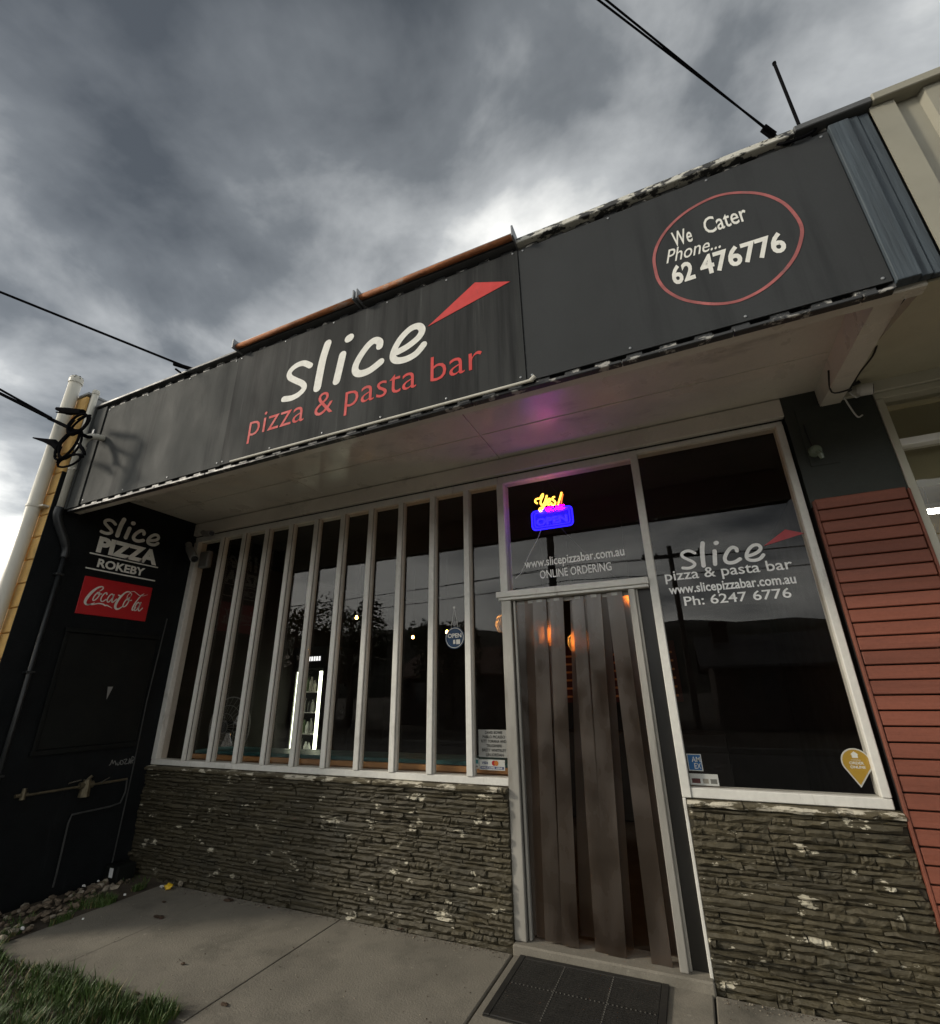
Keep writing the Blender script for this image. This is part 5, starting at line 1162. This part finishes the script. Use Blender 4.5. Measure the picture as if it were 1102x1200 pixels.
# hills behind the houses
g = MB(); n = 60
for i in range(n + 1):
    x = -420 + 840 * i / n; hh = 26 + 15 * noise.noise(Vector((x * 0.006, 0.3, 0))) + 5 * noise.noise(Vector((x * 0.03, 1.7, 0))) + (16 if x < -60 else 16 * max(0, 1 - (x + 60) / 160))
    g.v += [Vector((x, -190, -2)), Vector((x, -240, hh * 0.7)), Vector((x, -300, hh)), Vector((x, -420, hh * 0.4))]
for i in range(n):
    for k in range(3): b = i * 4 + k; g.f.append((b, b + 4, b + 5, b + 1)); g.mi.append(0)
struct(g.build('hill', 'hill_bush', smooth=True))
def tree(x, y, h, r, seed, label):
    rnd = random.Random(seed); t = thing('tree', label, 'tree', (x, y, -0.15), 'trees across the street')
    g = MB(); g.tube([(x, y, -0.2), (x + 0.1, y, h * 0.25), (x - 0.05, y + 0.1, h * 0.55), (x, y, h * 0.85)], [0.22, 0.17, 0.11, 0.03], 8)
    tips = []
    for k in range(9):
        a = rnd.uniform(0, 6.28); z0 = h * rnd.uniform(0.25, 0.6); q_ = Vector((x + math.cos(a) * r * rnd.uniform(.5, .85), y + math.sin(a) * r * rnd.uniform(.5, .85), z0 + h * rnd.uniform(0.1, 0.35)))
        g.tube([(x, y, z0), Vector((x, y, z0)).lerp(q_, 0.5) + Vector((0, 0, 0.15)), q_], [0.08, 0.05, 0.015], 6); tips.append(q_)
    g.build('trunk', 'bark', t, smooth=True)
    tips += [Vector((x, y, h * 0.85)), Vector((x, y, h * 0.65))]
    for k in range(10): tips.append(Vector((x + rnd.gauss(0, r * 0.4), y + rnd.gauss(0, r * 0.4), h * rnd.uniform(0.4, 0.95))))
    g = MB()
    for c in tips:
        rc = r * rnd.uniform(0.28, 0.48)
        for k in range(150):
            d = Vector((rnd.gauss(0, 1), rnd.gauss(0, 1), rnd.gauss(0, 0.8))); d = d.normalized() * rc * rnd.random() ** 0.4; p = c + d
            a = Vector((rnd.uniform(-1, 1), rnd.uniform(-1, 1), rnd.uniform(-1, 1))).normalized(); b = a.orthogonal().normalized(); s = rnd.uniform(0.07, 0.15)
            g.face([p + a * s, p + b * s * 0.6, p - a * s, p - b * s * 0.6])
    g.build('crown', 'leaf', t)
tree(-16.5, -19, 6.3, 2.3, 1, 'broad bushy tree across the street left of the brick house')
tree(-10.0, -18, 4.6, 1.7, 2, 'small tree in front of the brick house across the street')
tree(-21.5, -20, 7.0, 2.4, 3, 'tall tree far left across the street')
tree(-5.4, -18.5, 4.2, 1.6, 4, 'low tree between the brick house and the power pole')
# power poles with cross-arm and street wires
def pole(x, y, h, r, label, arm=True):
    t = thing('power_pole', label, 'power pole', (x, y, -0.15), 'timber power poles across the street')
    g = MB(); g.tube([(x, y, -0.3), (x + 0.05, y, h)], [r, r * 0.75], 12); g.build('shaft', 'pole_timber', t, smooth=True)
    if arm:
        g = MB(); g.box(x - 1.1, x + 1.2, y + r * .8, y + r * .8 + 0.1, h - 0.5, h - 0.38); g.build('cross_arm', 'pole_timber', t)
        for k in (-1.0, -0.5, 0.55, 1.1):
            g = MB(); g.lathe([(0.03, 0), (0.05, 0.03), (0.03, 0.06), (0.045, 0.09), (0.02, 0.12)], (x + k, y + r * .8 + 0.05, h - 0.379), n=10); g.build('insulator', 'plastic_grey', t)
pole(-3.25, -12.6, 9.0, 0.16, 'thick timber power pole on the far footpath reflected in the glass over the door')
pole(0.62, -17.0, 6.9, 0.12, 'slim power pole with cross-arm before the low dark house across the street')
pole(-7.9, -15.5, 5.6, 0.09, 'short plain timber pole before the brick house across the street', False)
for k, (z0, y0, s) in enumerate(((8.6, -12.5, 0.5), (8.6, -12.3, 0.45), (7.4, -12.6, 0.6), (6.6, -16.9, 0.5), (6.55, -17.0, 0.4), (5.6, -15.5, 0.5))):
    g = MB(); g.tube(sag((-40, y0, z0), (-3.25, y0, z0), s) + sag((-3.25, y0, z0), (35, y0, z0), s), 0.016, 5)
    g.build('street_wire', 'cable_black', None, ['street wire, highest front one', 'street wire, highest rear one', 'street wire, thick middle one', 'street wire on the cross-arm pole, upper', 'street wire on the cross-arm pole, lower', 'street wire, lowest, before the brick house'][k] + ' across the road', 'wire')
